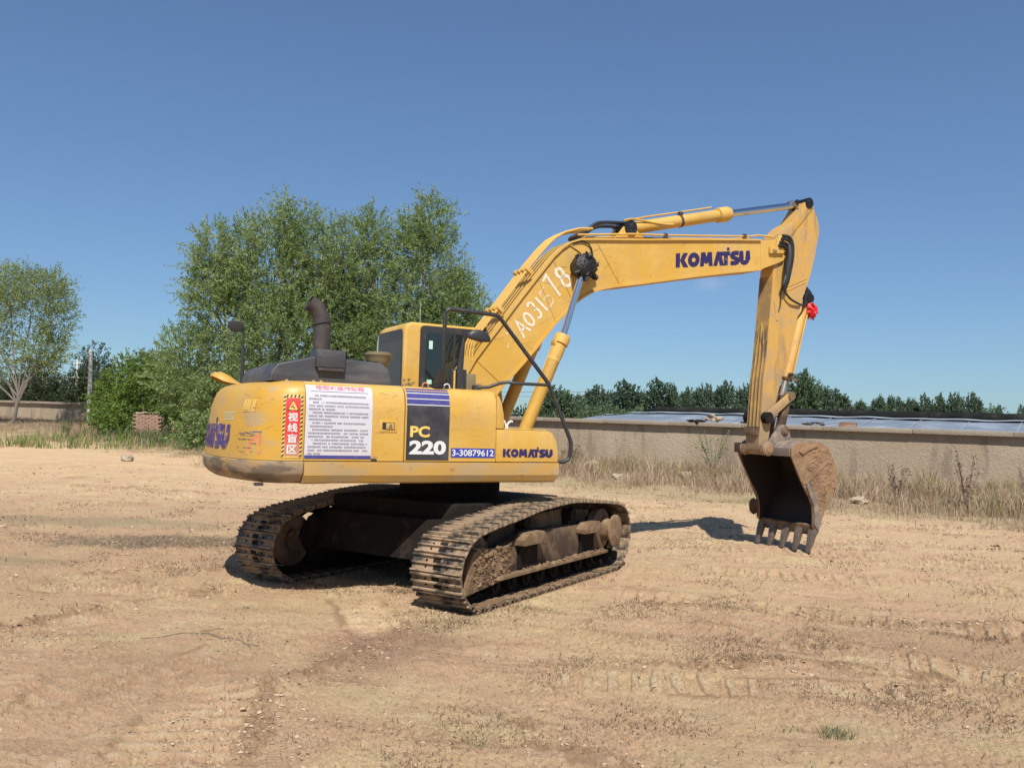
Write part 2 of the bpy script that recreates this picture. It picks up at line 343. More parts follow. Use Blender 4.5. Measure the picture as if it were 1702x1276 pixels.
RIDGES = [([(-4.6, 6.9), (-4.1, 7.3), (-3.74, 8.2), (-3.1, 8.9)], .13, .055), ([(-1.62, 5.75), (-1.44, 6.05), (-1.07, 6.8), (-.8, 7.5)], .13, .06),
          ([(-5.2, 9.4), (-4.4, 10.1), (-3.0, 10.4)], .10, .04), ([(.9, 6.6), (2.2, 6.9), (3.4, 6.6)], .12, .035), ([(-1.3, 4.5), (-1.62, 5.75)], .10, .03), ([(.1, 5.2), (.6, 4.7)], .12, .03),
          ([(-9.5, 13.0), (-6.5, 12.6)], .15, .05), ([(1.5, 9.0), (4.0, 8.4), (6.5, 8.8)], .13, .035), ([(-11, 21), (-7, 20.4)], .2, .07)]
BANDS = [((1.2, 13.4), (9.5, 12.0), .36), ((1.7, 11.5), (8.2, 9.9), .3), ((1.1, 9.6), (6.0, 7.6), .34), ((1.5, 8.0), (5.0, 6.2), .30), ((2.0, 14.6), (12, 14.4), .36), ((3.6, 16.3), (13, 18.2), .3),
         ((-1.70, 4.0), (-1.95, 5.9), .34), ((-3.3, 5.2), (-1.9, 6.9), .30), ((-3.0, 3.9), (-3.6, 6.1), .3), ((-6.4, 9.2), (-2.6, 8.9), .3), ((.2, 6.3), (3.1, 6.1), .26), ((-9.5, 15.0), (-7.0, 21), .34), ((-1.6, 8.9), (-.9, 6.8), .26)]
def masks(x, y):
    pr = np.zeros_like(x); cr = np.zeros_like(x)
    for a, b, hw in BANDS:
        (ax, ay), (bx, by) = a, b; ln = math.hypot(bx - ax, by - ay)
        d, t = segdist(x, y, ax, ay, bx, by); d = d + .03 * pn(x * 4, y * 4)
        m_ = (1 - sstep(hw * .8, hw, d)) * sstep(.0, .08, t) * (1 - sstep(.92, 1, t)) * sstep(-.45, .0, pn(x * 1.1 + 7, y * 1.1))
        ph = (t * ln) / .17 + .35 * pn(x * 2.1, y * 2.1); ph = ph - np.floor(ph)
        pr = np.maximum(pr, m_ * (np.abs(ph - .5) < .2) * np.clip(.55 + pn(x * 6, y * 6), 0, 1)); cr = np.maximum(cr, .45 * m_ * (np.abs(ph - .5) > .33) * np.clip(.5 + pn(x * 9, y * 9), 0, 1)); cr = np.maximum(cr, .8 * np.exp(-((d - hw) / .055) ** 2) * sstep(0, .05, t) * (1 - sstep(.95, 1, t)) * np.clip(.45 + 1.4 * pn(x * 2.3, y * 2.3 + 5), 0, 1))
    for pts, wd, hh in RIDGES:
        d = np.abs(polydist(x, y, pts) + .12 * pn(x * 2, y * 2) + .08 * pn(x * 7, y * 7)); cr = np.maximum(cr, np.exp(-(d / (wd * 1.25)) ** 2) * np.clip(.65 + 1.6 * fbm(x * 4, y * 4, 3), 0, 1))
    return pr, cr
def height(x, y):
    z = broad(x, y); r = np.hypot(x, y)
    near = 1 - sstep(22, 40, r)
    z = z + .022 * fbm(x * 2.1, y * 2.1, 3) + near * (.018 * fbm(x * 7, y * 7 + 3, 4, .66) + .020 * (1 - 2 * np.abs(fbm(x * 13, y * 9, 3, .6))) * sstep(-.2, .4, pn(x * 1.7, y * 1.7 + 9)))
    z = z + (1 - sstep(7, 13, r)) * .0075 * fbm(x * 34, y * 34, 2, .6)
    patch = sstep(.0, .35, pn(x * .8 + 3, y * .8)) 
    z = z + near * patch * .034 * np.abs(fbm(x * 11, y * 11, 3, .6)) 
    for pts, wd, hh in RIDGES:
        d = polydist(x, y, pts) + .08 * pn(x * 3, y * 3); k = np.exp(-(d / wd) ** 2)
        z = z + k * hh * (.25 + 1.1 * np.abs(fbm(x * 8, y * 8, 3, .6)) * 1.6)
    for a, b, hw in BANDS:
        (ax, ay), (bx, by) = a, b; ln = math.hypot(bx - ax, by - ay)
        d, t = segdist(x, y, ax, ay, bx, by); d = d + .03 * pn(x * 4, y * 4)
        m_ = (1 - sstep(hw * .8, hw, d)) * sstep(.0, .08, t) * (1 - sstep(.92, 1, t)) * sstep(-.45, .0, pn(x * 1.1 + 7, y * 1.1))
        ph = (t * ln) / .17 + .35 * pn(x * 2.1, y * 2.1); ph = ph - np.floor(ph)
        z = z + m_ * (-.020 + .030 * (np.abs(ph - .5) < .2) + .004 * pn(x * 15, y * 15))
        z = z + .014 * np.exp(-((d - hw) / .05) ** 2) * near * (np.abs(fbm(x * 9, y * 9, 2)) * 2)
    # the machine's own feet stand on firm level ground with a little soil pushed up round them
    c, s = math.cos(TH), math.sin(TH); mx_, my_ = x - ORG.x, y - ORG.y
    lx = mx_ * c + my_ * s; ly = -mx_ * s + my_ * c
    for sg in (-1, 1):
        q = np.maximum(np.abs(lx) - 1.75, np.abs(ly - sg * 1.266) - .30)
        inside = 1 - sstep(-.02, .06, q)
        z = z * (1 - inside) + inside * .0
        z = z + .03 * np.exp(-((q - .12) / .08) ** 2) * (.3 + np.abs(fbm(x * 9, y * 9, 2)) * 2)
    return z
def hz(x, y): return float(height(np.array([float(x)]), np.array([float(y)]))[0])

# ------------------------------------------------------------------ ground
def build_ground():
    fp = 1392.9 * 1024 / 1702
    v = np.concatenate([np.linspace(700, 44, 610), np.geomspace(43, 0.35, 60)]); rad = EYE * fp / v
    rad = np.concatenate([[.25, .6, 1.0, 1.5], rad])
    a1 = np.linspace(R(-40), R(40), 860); side = np.linspace(R(40), R(320), 60)[1:-1]
    ang = np.concatenate([a1, side]); A, Rr = np.meshgrid(ang, rad); X = Rr * np.sin(A); Y = Rr * np.cos(A)
    Z = height(X.ravel(), Y.ravel()).reshape(X.shape)
    far = sstep(70, 200, Rr); Z = Z * (1 - far) + far * 0.9
    V = np.stack([X, Y, Z], -1).reshape(-1, 3); nr, na = X.shape
    V = np.vstack([V, [[0, 0, hz(0, 0)]]])
    i = np.arange(nr - 1)[:, None] * na; j = np.arange(na)[None, :]; j2 = (j + 1) % na
    F = np.stack([i + j, i + j2, i + na + j2, i + na + j], -1).reshape(-1, 4)[:, ::-1]
    me = fast_mesh('ground', V, F, 'ground', True)
    pr, cr = masks(V[:, 0].copy(), V[:, 1].copy())
    for nm, arr in (('print', pr), ('crumb', cr)):
        a_ = me.attributes.new(nm, 'FLOAT', 'POINT'); a_.data.foreach_set('value', arr.astype(np.float32))
    return link('ground', me)
mt = bpy.data.materials.new('ground'); mt.use_nodes = True; t = mt.node_tree; t.nodes.clear(); MATS['ground'] = mt
o_ = N(t, 'ShaderNodeOutputMaterial'); p_ = N(t, 'ShaderNodeBsdfPrincipled', Roughness=.95); p_.inputs['Specular IOR Level'].default_value = .12
t.links.new(p_.outputs[0], o_.inputs[0]); g_ = N(t, 'ShaderNodeNewGeometry'); co = g_.outputs['Position']
GA, GB, GC, GD, GE = (.65, .455, .258), (.65, .425, .258), (.68, .52, .285), (.38, .24, .135), (.74, .575, .37)
c = mixc(t, ramp(t, noise(t, co, .55, 4), .38, .62), GA, GB)
c = mixc(t, ramp(t, noise(t, co, .9, 5, dist=.4), .50, .64, 0, .85), c, GC)
c = mixc(t, ramp(t, noise(t, co, .37, 6, dist=.3), .57, .72, 0, .6), c, GD)
rt_ = N(t, 'ShaderNodeMapping'); rt_.inputs['Rotation'].default_value = (0, 0, .17); t.links.new(co, rt_.inputs['Vector'])
c = mixc(t, ramp(t, noise(t, rt_.outputs[0], 1.0, 6, .7, vec=(.28, 3.2, 1), dist=.5), .51, .66, 0, .6), c, (.49, .30, .185))
c = mixc(t, ramp(t, noise(t, rt_.outputs[0], 2.2, 5, .7, vec=(.35, 4.0, 1), dist=.5), .56, .68, 0, .6), c, (.74, .56, .37))
c = mixc(t, ramp(t, noise(t, co, 2.3, 6, .7), .54, .70, 0, .6), c, GE)
c = mixc(t, ramp(t, noise(t, co, 6, 6, .75), .54, .70, 0, .6), c, (.40, .26, .165))
c = mixc(t, ramp(t, noise(t, co, 38, 4, .7), .56, .70, 0, .6), c, (.27, .17, .10))
c = mixc(t, ramp(t, noise(t, co, 75, 3, .7), .62, .72, 0, .6), c, (.24, .145, .085))
c = mixc(t, ramp(t, noise(t, co, 30, 3, .6), .60, .74, 0, .5), c, (.54, .42, .29))
c = mixc(t, ramp(t, noise(t, co, 11, 8, .85, dist=1.5), .585, .66, 0, .75), c, (.20, .125, .075))
at_ = N(t, 'ShaderNodeAttribute'); at_.attribute_name = 'print'; c = mixc(t, ramp(t, at_.outputs['Fac'], .1, .9, 0, .6), c, (.74, .56, .36))
at_ = N(t, 'ShaderNodeAttribute'); at_.attribute_name = 'crumb'; c = mixc(t, ramp(t, at_.outputs['Fac'], .1, .9, 0, .8), c, (.38, .235, .135))
# grey-green stain with old straw, left of the machine, and thin green film toward the weeds
def spot(cx, cy, rx, ry, rot=0):
    mp = N(t, 'ShaderNodeMapping'); mp.vector_type = 'TEXTURE'; mp.inputs['Location'].default_value = (cx, cy, 0); mp.inputs['Rotation'].default_value = (0, 0, rot); mp.inputs['Scale'].default_value = (rx, ry, 1e6)
    t.links.new(co, mp.inputs['Vector']); ln = N(t, 'ShaderNodeVectorMath', operation='LENGTH'); t.links.new(mp.outputs[0], ln.inputs[0])
    return mth(t, 'ADD', ln.outputs['Value'], mth(t, 'SUBTRACT', mth(t, 'MULTIPLY', noise(t, co, 1.8, 5, .7), 1.6), .8))
c = mixc(t, ramp(t, spot(-8.5, 13.0, 7.5, 6.0, .1), 1.3, .4, 0, .42), c, (.46, .29, .175))
c = mixc(t, ramp(t, spot(4.5, 7.6, 3.4, .8, -.15), 1.2, .3, 0, .5), c, (.44, .27, .17))
c = mixc(t, ramp(t, spot(-2.6, 6.2, 1.4, .9, .5), 1.2, .3, 0, .45), c, (.45, .28, .17))
c = mixc(t, ramp(t, spot(-4.9, 12.4, 1.9, .75, .1), 1.15, .55, 0, .75), c, (.17, .15, .095))
c = mixc(t, ramp(t, spot(-7.5, 14.5, 3.2, .7, -.1), 1.1, .5, 0, .45), c, (.26, .24, .14))
c = mixc(t, ramp(t, spot(-.9, 6.9, .5, 1.2, -.5), 1.2, .4, 0, .6), c, (.30, .18, .12))
c = mixc(t, ramp(t, spot(-6.5, 10.5, 1.2, .4, 0), 1.1, .5, 0, .35), c, (.26, .24, .14))
sp = N(t, 'ShaderNodeVectorMath', operation='DOT_PRODUCT'); sp.inputs[1].default_value = (WN[0], WN[1], 0); t.links.new(co, sp.inputs[0])
off = float(WA @ WN)
dw = mth(t, 'ADD', mth(t, 'SUBTRACT', sp.outputs['Value'], off), mth(t, 'MULTIPLY', mth(t, 'SUBTRACT', noise(t, co, .5, 5), .5), 6))
c = mixc(t, ramp(t, dw, -12.5, -9.5, 0, .5), c, (.27, .25, .14))
c = mixc(t, ramp(t, dw, -9, -6, 0, .8), c, (.30, .22, .15))
t.links.new(c, p_.inputs['Base Color'])
b1 = N(t, 'ShaderNodeBump'); b1.inputs['Distance'].default_value = .05; t.links.new(noise(t, co, 17, 7, .78), b1.inputs['Height'])
b2 = N(t, 'ShaderNodeBump'); b2.inputs['Distance'].default_value = .007; t.links.new(noise(t, co, 110, 4, .7), b2.inputs['Height']); t.links.new(b1.outputs[0], b2.inputs['Normal'])
t.links.new(b2.outputs[0], p_.inputs['Normal'])
tag(build_ground(), 'dry sandy dirt yard with tread marks, crumbled soil and faint ruts', kind='structure')
# ------------------------------------------------------------------ wall and what lies on it
def wpt(t_, d): p = WA + (WB - WA) * t_ + WN * d; return float(p[0]), float(p[1])
def wtop(t_): return 2.6137 + (2.1325 - 2.6137) * t_
def wbase(t_): return 1.25 * (1 - min(t_, 1.3)) - .45
def wall_run(t0, t1, name, label):
    root = tag(empty(name, (*wpt((t0 + t1) / 2, 0), wbase((t0 + t1) / 2))), label, 'wall'); o = root.location
    n = max(2, int((t1 - t0) * WLEN / 1.2))
    def sweep(d0, d1, zf0, zf1, nm, mt_, wob=0, bev=0):
        b = MB(); vs = []
        for i in range(n + 1):
            t_ = t0 + (t1 - t0) * i / n; j = wob * pn(np.array([i * .61]), np.array([d0 * 3.0]))[0]
            for d, zf in ((d0, zf0), (d0, zf1), (d1, zf1), (d1, zf0)):
                x, y = wpt(t_, d); vs.append((x - o.x, y - o.y, zf(t_) - o.z + j))
        fs = [(i * 4 + k, i * 4 + (k + 1) % 4, i * 4 + 4 + (k + 1) % 4, i * 4 + 4 + k) for i in range(n) for k in range(4)] + [(3, 2, 1, 0), tuple(n * 4 + k for k in range(4))]
        return b.add(vs, fs).build(nm, mt_, root, smooth=0)
    sweep(0.0, .24, wbase, lambda t_: wtop(t_) - .165, 'wall_face', 'concrete', .0)
    k = int((t1 - t0) * WLEN / 3.0) + 1
    for i in range(k):                                # coping laid in lengths of three metres
        a = t0 + (t1 - t0) * i / k; c_ = t0 + (t1 - t0) * (i + 1) / k - .0002
        b = MB(); vs = []; dj = random.uniform(-.008, .008); zj = random.uniform(-.008, .008)
        for t_ in (a, c_):
            for d, dz in ((-.20, -.165), (-.215, -.01), (.30, .0), (.30, -.165)):
                x, y = wpt(t_, d + dj); vs.append((x - o.x, y - o.y, wtop(t_) + dz + zj - o.z))
        b.add(vs, [(0, 1, 5, 4), (1, 2, 6, 5), (2, 3, 7, 6), (3, 0, 4, 7), (3, 2, 1, 0), (4, 5, 6, 7)]).build('coping', 'coping', root, bevel=.012)
    return root
wall_run(-.35, .075, 'perimeter_wall', 'low pale concrete wall with flat coping behind the leaning bare-limbed tree')
wall_run(.34, 1.55, 'perimeter_wall', 'long tan concrete wall with overhanging coping behind the digging bucket and dry weeds')
# brick stub between the bushes
x, y = -19.0, 44.0; gz = hz(x, y)
bs = tag(empty('brick_pier', (x, y, gz)), 'crumbling reddish brick pier with rubble on top among green bushes', 'pier')
for r_ in range(13):
    for c_ in range(4):
        for dd in range(2):
            q_ = B().box(-.16, .16, -.11, .11, 0, .09); 
            if r_ == 0 and c_ == 0 and dd == 0: BRK = q_.mesh('brick', 'brick_mud', bevel=.01)
            ob = link('brick', BRK, bs); ob.location = (-.56 + c_ * .335 + (.17 if r_ % 2 else 0) + random.uniform(-.01, .01), -.12 + dd * .235, r_ * .098 - .05 + random.uniform(-.006, .006)); ob.rotation_euler = (0, 0, random.uniform(-.04, .04))
rbm = MB()
for k in range(26): rbm.blob((random.uniform(-.6, .6), random.uniform(-.2, .2), 1.28 + random.uniform(0, .06)), (random.uniform(.05, .12), .08, .05), k, .5, 1)
rbm.build('rubble', 'stone', bs)['kind'] = 'stuff'
def rest_on_wall(u_t, mb, name, matn, label, cat, lift=0.0, d=.03):
    x, y = wpt(u_t, d); o = mb.build(name, matn, None); o.location = (x, y, wtop(u_t) + lift); o.rotation_euler = (0, 0, math.atan2(WD[1], WD[0])); tag(o, label, cat); return o
m1 = MB()
for k in range(9): m1.blob((random.uniform(-.32, .32), random.uniform(-.12, .12), .08 + random.uniform(0, .17)), (random.uniform(.08, .18), .11, random.uniform(.05, .09)), k + 40, .5, 1)
rest_on_wall(.824, m1, 'broken_stone', 'stone', 'pale heap of broken plaster lying on the wall coping, left of the excavator arm', 'rubble')
m1 = MB().blob((-.22, 0, .07), (.20, .10, .05), 3, .4).blob((.05, 0, .03), (.13, .10, .10), 4, .5).blob((.22, .02, .07), (.16, .09, .05), 8, .4)
rest_on_wall(.813, m1, 'dark_shard', 'mud_shade_dark', 'dark ragged shard hanging over the coping beside the pale plaster heap', 'rubble', -.03, -.16)
m1 = MB().blob((0, 0, .04), (.36, .10, .05), 5, .3).blob((.2, 0, .03), (.12, .1, .06), 6, .3)
rest_on_wall(.8475, m1, 'roofing_scrap', 'rust_black', 'flat black scrap of roofing on the coping just left of the excavator arm', 'scrap')
m1 = MB().blob((-.2, 0, .05), (.22, .09, .05), 15, .3).blob((.12, .04, .10), (.22, .07, .035), 16, .4).blob((.3, 0, .05), (.1, .1, .05), 17, .4)
rest_on_wall(.888, m1, 'roofing_scrap', 'rust_black', 'jumbled black scraps on the coping just right of the excavator arm', 'scrap')
m1 = MB().box(-.30, .30, -.1, .1, 0, .05).box(-.31, .29, -.09, .1, .052, .11).box(-.25, .31, -.1, .08, .112, .165)
rest_on_wall(.9085, m1, 'brick_stack', 'brick_mud', 'small stack of three flat dark-green stained slabs on the wall coping', 'slabs')
# greenhouse behind the wall: sloping film on hoops, rolled black quilt along the ridge
gt0, gt1 = .705, 1.5; gx, gy = wpt(.95, 3)
gh = tag(empty('greenhouse', (gx, gy, 0)), 'long low greenhouse with bluish plastic roof and a rolled black quilt along its ridge', 'greenhouse')
NG = 150; prg = [(.55, 1.7), (.7, 2.06), (1.5, 2.18), (2.4, 2.30), (3.4, 2.41), (4.6, 2.50)]
def gtop(t_): return np.interp(t_, [gt0, gt0 + .04, 1.5], [.94, 1.0, .985]) + .004 * math.sin(t_ * 140) + (2.6137 - 2.1325) * (.9 - t_) * .36
vs = []; 
for i in range(NG + 1):
    t_ = gt0 + (gt1 - gt0) * i / NG
    for j, (d, z) in enumerate(prg):
        x, y = wpt(t_, d); sag = -.022 * abs(math.sin(math.pi * (t_ - gt0) * WLEN / 1.6)) * (j > 0); vs.append((x - gx, y - gy, z * gtop(t_) + .10 + sag))
kk = len(prg); fs = [(i * kk + j, i * kk + j + 1, (i + 1) * kk + j + 1, (i + 1) * kk + j) for i in range(NG) for j in range(kk - 1)]
MB().add(vs, fs).build('film_roof', 'plastic_film', gh, fixn=True, smooth=60)
vs = []
for i in range(NG + 1):
    t_ = gt0 + (gt1 - gt0) * i / NG
    for d, z in ((3.85, 2.475), (4.5, 2.525)):
        x, y = wpt(t_, d + .12 * math.sin(t_ * 90)); vs.append((x - gx, y - gy, z * gtop(t_) + .125 + .012 * math.sin(t_ * 210)))
MB().add(vs, [(2 * i, 2 * i + 1, 2 * i + 3, 2 * i + 2) for i in range(NG)]).build('film_overlap', 'plastic_pale', gh, smooth=60)
nr_ = int((gt1 - .80) * WLEN / 1.6)
for i in range(nr_):
    t_ = .80 + (gt1 - .80) * i / nr_; P = []
    for d, z in prg: x, y = wpt(t_, d); P.append((x - gx, y - gy, z * gtop(t_) + .108))
    B().tube(P, .013, 6).build('hoop', 'white_pipe', gh)
P = []; rq = []
for i in range(NG + 1):
    t_ = gt0 + .03 + (gt1 - gt0 - .03) * i / NG; x, y = wpt(t_, 4.75 + .05 * math.sin(t_ * 60)); P.append((x - gx, y - gy, 2.66 * gtop(t_) + .06)); rq.append(.155 + .05 * min(1, max(0, (t_ - .7) * 4)) + .018 * math.sin(t_ * 170))
rq[0] = .04; rq[1] = .08; rq[2] = .12
MB().tube(P, rq, 12).build('quilt_roll', 'quilt', gh, smooth=60)
vs = []
for t_ in (gt0, gt1):
    for d, z in ((5.0, 0), (5.0, 2.35), (5.5, 2.35), (5.5, 0)): x, y = wpt(t_, d); vs.append((x - gx, y - gy, z))
MB().add(vs, [(0, 1, 5, 4), (1, 2, 6, 5), (2, 3, 7, 6), (3, 2, 1, 0), (4, 5, 6, 7)]).build('back_wall', 'concrete', gh)
# poles
def pole(base, top, r_, label, arms=()):
    p = tag(empty('utility_pole', base), label, 'utility pole'); h = top[2] - base[2]; dx, dy = top[0] - base[0], top[1] - base[1]
    B().cyl((0, 0, -.3), (dx, dy, h), r_, r_ * .65, 10).build('shaft', 'pole_concrete', p)
    for z, w_, rx_ in arms: B().box(-w_, w_, -.04, .04, z, z + .07).xf(Matrix.Rotation(rx_, 4, 'Y')).build('crossarm', 'pole_concrete', p)
    return p
pole((-28.13, 56.0, hz(-28.13, 56)), (-28.27, 56, 6.17), .17, 'pale concrete pole at the wall end behind the green bush')
p2 = pole((-36.35, 70, hz(-36.3, 70)), (-36.4, 70, 6.36), .13, 'slim pole with a crossarm, farther off beyond the left wall', ((3.4, .9, 0.0), (4.6, .4, 0)))
for zz_ in (3.5, 3.52):
    pass
pole((-24.9, 66, .9), (-24.8, 66, 4.6), .07, 'thin short pole standing beyond the green thicket at left of the willows')
# boulders lying in the yard and along the weeds
def boulder(x, y, r_, seed, label, matn='stone'):
    o = MB().blob((0, 0, 0), r_, seed, .35, 3).build('boulder', matn, None, smooth=35); o.location = (x, y, hz(x, y) + r_[2] * .55); tag(o, label, 'rock'); return o
boulder(-13.58, 29.9, (.21, .19, .17), 21, 'lone tan rock on the bare dirt left of the excavator')
boulder(2.95, 31.2, (.36, .25, .22), 22, 'pale rock among dry weeds just right of the guard rail')
boulder(6.2, 29.4, (.32, .2, .15), 23, 'flat cream rock in the dry weeds, midway between machine body and bucket')
boulder(3.6, 27.9, (.24, .18, .13), 24, 'small cream rock at the edge of the dirt right of the near track')
boulder(13.6, 23.2, (.34, .24, .16), 25, 'flat pale rock half hidden in the weeds far right of the bucket')
boulder(12.7, 20.6, (.26, .2, .16), 26, 'tan broken rock at the weed edge near the right side')
boulder(9.4, 22.6, (.22, .18, .12), 27, 'cream stone in the weeds just right of the bucket')
boulder(15.5, 25.2, (.4, .28, .2), 28, 'brownish rock slab in the thick weeds at the right')
# ------------------------------------------------------------------ the excavator
EX = tag(empty('excavator', ORG, PSI), 'yellow crawler excavator with muddy tracks, boom raised and its bucket resting on the dirt', 'excavator')
def multi(name, pairs, **kw):
    me = None; bm = bmesh.new(); mats = []
    for i, (mb, mn_) in enumerate(pairs):
        tmp = mb.mesh('tmp', mn_, **kw); n0 = len(bm.faces); bm.from_mesh(tmp); bm.faces.ensure_lookup_table()
        for f in bm.faces[n0:]: f.material_index = i
        mats.append(mn_); bpy.data.meshes.remove(tmp)
    me = bpy.data.meshes.new(name); bm.to_mesh(me); bm.free()
    for m_ in mats: me.materials.append(MATS[m_])
    return me

# outline of the body in plan: side, rounded corner, tail arc of 2.94 m; s runs along it from x = 0 backwards
HW, RT, RC = 1.356, 2.885, .52
_c = Vector((-math.sqrt((RT - RC) ** 2 - (HW - RC) ** 2), -(HW - RC))); _a1 = math.atan2(_c.y, _c.x) % (2 * math.pi)
_s1 = -_c.x; _s2 = _s1 + RC * (1.5 * math.pi - _a1); S_MID = _s2 + RT * (_a1 - math.pi)
def perim(s):
    mirror = s > S_MID
    if mirror: s = 2 * S_MID - s
    if s <= _s1: x, y, nx, ny = -s, -HW, 0, -1
    elif s <= _s2:
        a = 1.5 * math.pi - (s - _s1) / RC; nx, ny = math.cos(a), math.sin(a); x, y = _c.x + RC * nx, _c.y + RC * ny
    else:
        a = _a1 - (s - _s2) / RT; nx, ny = math.cos(a), math.sin(a); x, y = RT * nx, RT * ny
    return (x, -y, nx, -ny) if mirror else (x, y, nx, ny)
ZS = [1.40, 1.99, 2.12, 2.18, 2.215, 2.235]; IS = [0, 0, .022, .05, .10, .18]
ZR = [1.40, 1.6, 1.8, 2.0, 2.12, 2.18, 2.22, 2.235]; IR = [0, .010, .03, .06, .105, .155, .26, .40]
def inset(s, z):
    k = min(1, max(0, (min(s, 2 * S_MID - s) - 2.15) / .75)); k = k * k * (3 - 2 * k)
    return (1 - k) * float(np.interp(z, ZS, IS)) + k * float(np.interp(z, ZR, IR))
def skin(s, z, off=0):
    x, y, nx, ny = perim(s); d = off - inset(s, z); return (x + nx * d, y + ny * d, z)
def skin_patch(s0, s1, z0, z1, off, ns=None, nz=None):     # a thin plate lying on the body skin
    ns = ns or max(1, int(abs(s1 - s0) / .05)); nz = nz or max(1, int((z1 - z0) / .04)); b = B(); vs = []
    for o in (off, off - .003):
        for j in range(nz + 1):
            for i in range(ns + 1): vs.append(skin(s0 + (s1 - s0) * i / ns, z0 + (z1 - z0) * j / nz, o))
    n = (ns + 1) * (nz + 1); q = ns + 1; fs = []
    for j in range(nz):
        for i in range(ns):
            a = j * q + i; fs += [(a, a + 1, a + 1 + q, a + q), (n + a, n + a + q, n + a + q + 1, n + a + 1)]
    ring = [i for i in range(q)] + [j * q + ns for j in range(1, nz + 1)] + [nz * q + i for i in range(ns - 1, -1, -1)] + [j * q for j in range(nz - 1, 0, -1)]
    for a, c in zip(ring, ring[1:] + ring[:1]): fs.append((a, c, n + c, n + a))
    return b.add(vs, fs)
def loft(rows, zrows, capt=True, capb=True):               # rows of equal length stacked, each closed
    b = B(); n = len(rows[0]); vs = [p for r in rows for p in r]; fs = []
    for j in range(len(rows) - 1):
        for i in range(n): fs.append((j * n + i, j * n + (i + 1) % n, (j + 1) * n + (i + 1) % n, (j + 1) * n + i))
    if capb: fs.append(tuple(range(n - 1, -1, -1)))
    if capt: fs.append(tuple((len(rows) - 1) * n + i for i in range(n)))
    return b.add(vs, fs)
SS = [2.192] + list(np.linspace(2.25, 2 * S_MID - 2.25, 80)) + [2 * S_MID - 2.192]
cwz = [1.446, 1.55, 1.7, 1.85, 1.99, 2.06, 2.12, 2.16, 2.19, 2.212, 2.226, 2.235]
cw = loft([[skin(s, z) for s in SS] for z in cwz], cwz).build('counterweight', 'yellow_tail', EX, smooth=28)
prof = [(1.216, -.17), (1.228, -.10), (1.262, -.045), (1.31, -.004), (1.33, .006), (1.425, .022), (1.436, .020), (1.441, .008)]
loft([[(perim(s)[0] + perim(s)[2] * o, perim(s)[1] + perim(s)[3] * o, z) for s in SS] for z, o in prof], 0).build('counterweight_skirt', 'yellow_sill_worn', EX, smooth=24)
B().box(-2.60, -2.52, -1.16, -1.10, 1.19, 1.22).build('drain_plug', 'rust_black', EX)
# side doors
def door(name, x0, x1, z0=1.447, parent=EX, matn='yellow', xe=None):
    zs = [z0, 1.6, 1.75, 1.9, 1.985, 2.0, 2.06, 2.12, 2.16, 2.19, 2.212, 2.226, 2.235]; nx = 10; rows = []
    for z in zs:
        xr = x1 if xe is None else float(np.interp(z, *xe))
        r = [skin(-(x0 + (xr - x0) * i / nx), z) for i in range(nx + 1)] + [(xr, -.9, z), (x0, -.9, z)]
        rows.append(r)
    return loft(rows, 0).build(name, matn, parent, bevel=.004, smooth=30, seg=1)
d1 = door('side_door', -2.186, -1.150)
d2 = door('side_door', -1.138, -.074)
fc = B().prism([(-.066, 1.812), (.028, 1.812), (.034, 1.86), (.022, 1.98), (-.006, 2.10), (-.04, 2.165), (-.066, 2.19)], -1.345, -.42).build('corner_cover', 'yellow', EX, bevel=.012)
tb = B().prism([(-.066, 1.447), (.737, 1.447), (.732, 1.58), (.706, 1.70), (.655, 1.775), (.60, 1.800), (-.066, 1.803)], -1.352, -.72).build('toolbox', 'yellow', EX, bevel=.014)
B().box(-.04, .60, -1.30, -.76, 1.806, 1.818).build('lid', 'yellow', tb, bevel=.004)
sill = MB(); prf = [(-1.378, 1.440), (-1.382, 1.40), (-1.378, 1.305), (-1.345, 1.236), (-1.31, 1.220), (-.95, 1.218), (-.95, 1.440)]
nS = 30; vs = []
for i in range(nS + 1):
    x = -2.184 + (.735 + 2.184) * i / nS; k = .012 * pn(np.array([x * 1.7]), np.array([.3]))[0] * (1 - .8 * sstep(-1.2, -.4, x))
    tp = .03 if i == nS else 0
    vs += [(x - (tp if z < 1.25 else 0), y + (k * 1.6 if z < 1.4 and y < -1.2 else 0), z + (k * .5 if z < 1.3 else 0)) for y, z in prf]
q = len(prf); fs = [(i * q + j, i * q + (j + 1) % q, (i + 1) * q + (j + 1) % q, (i + 1) * q + j) for i in range(nS) for j in range(q)] + [tuple(range(q - 1, -1, -1)), tuple(nS * q + j for j in range(q))]
sill.add(vs, fs).build('side_skirt', 'yellow_sill', EX, smooth=20)
B().box(.62, .80, -1.2, -.8, 1.40, 1.45).build('front_step', 'rust_black', EX, bevel=.01)
# housings behind the doors, platform, left side
B().box(-2.17, -.09, -1.20, -.42, 1.45, 2.22).box(-2.17, -.62, -.415, 1.25, 1.45, 2.215).build('engine_housing', 'yellow', EX, bevel=.02)
B().box(-2.18, .74, -.94, 1.20, 1.24, 1.444).box(.745, 1.05, -.32, .32, 1.24, 1.50).build('platform_frame', 'yellow_shade', EX, bevel=.01)
B().prism([(-2.18, 1.22), (.9, 1.22), (.9, 1.44), (-2.18, 1.44)], 1.21, 1.37).build('side_skirt', 'yellow_sill', EX, bevel=.01)
B().prism([(-2.18, 1.446), (-.62, 1.446), (-.62, 2.15), (-2.18, 2.215)], 1.255, 1.35).build('side_door', 'yellow', EX, bevel=.02)
for y in (-.33, .25):
    B().prism([(-.30, 1.446), (.92, 1.446), (.95, 1.56), (.80, 1.66), (.45, 1.72), (.25, 2.05), (.02, 2.16), (-.2, 2.05)], y, y + .05).build('boom_bracket', 'yellow', EX, bevel=.006)
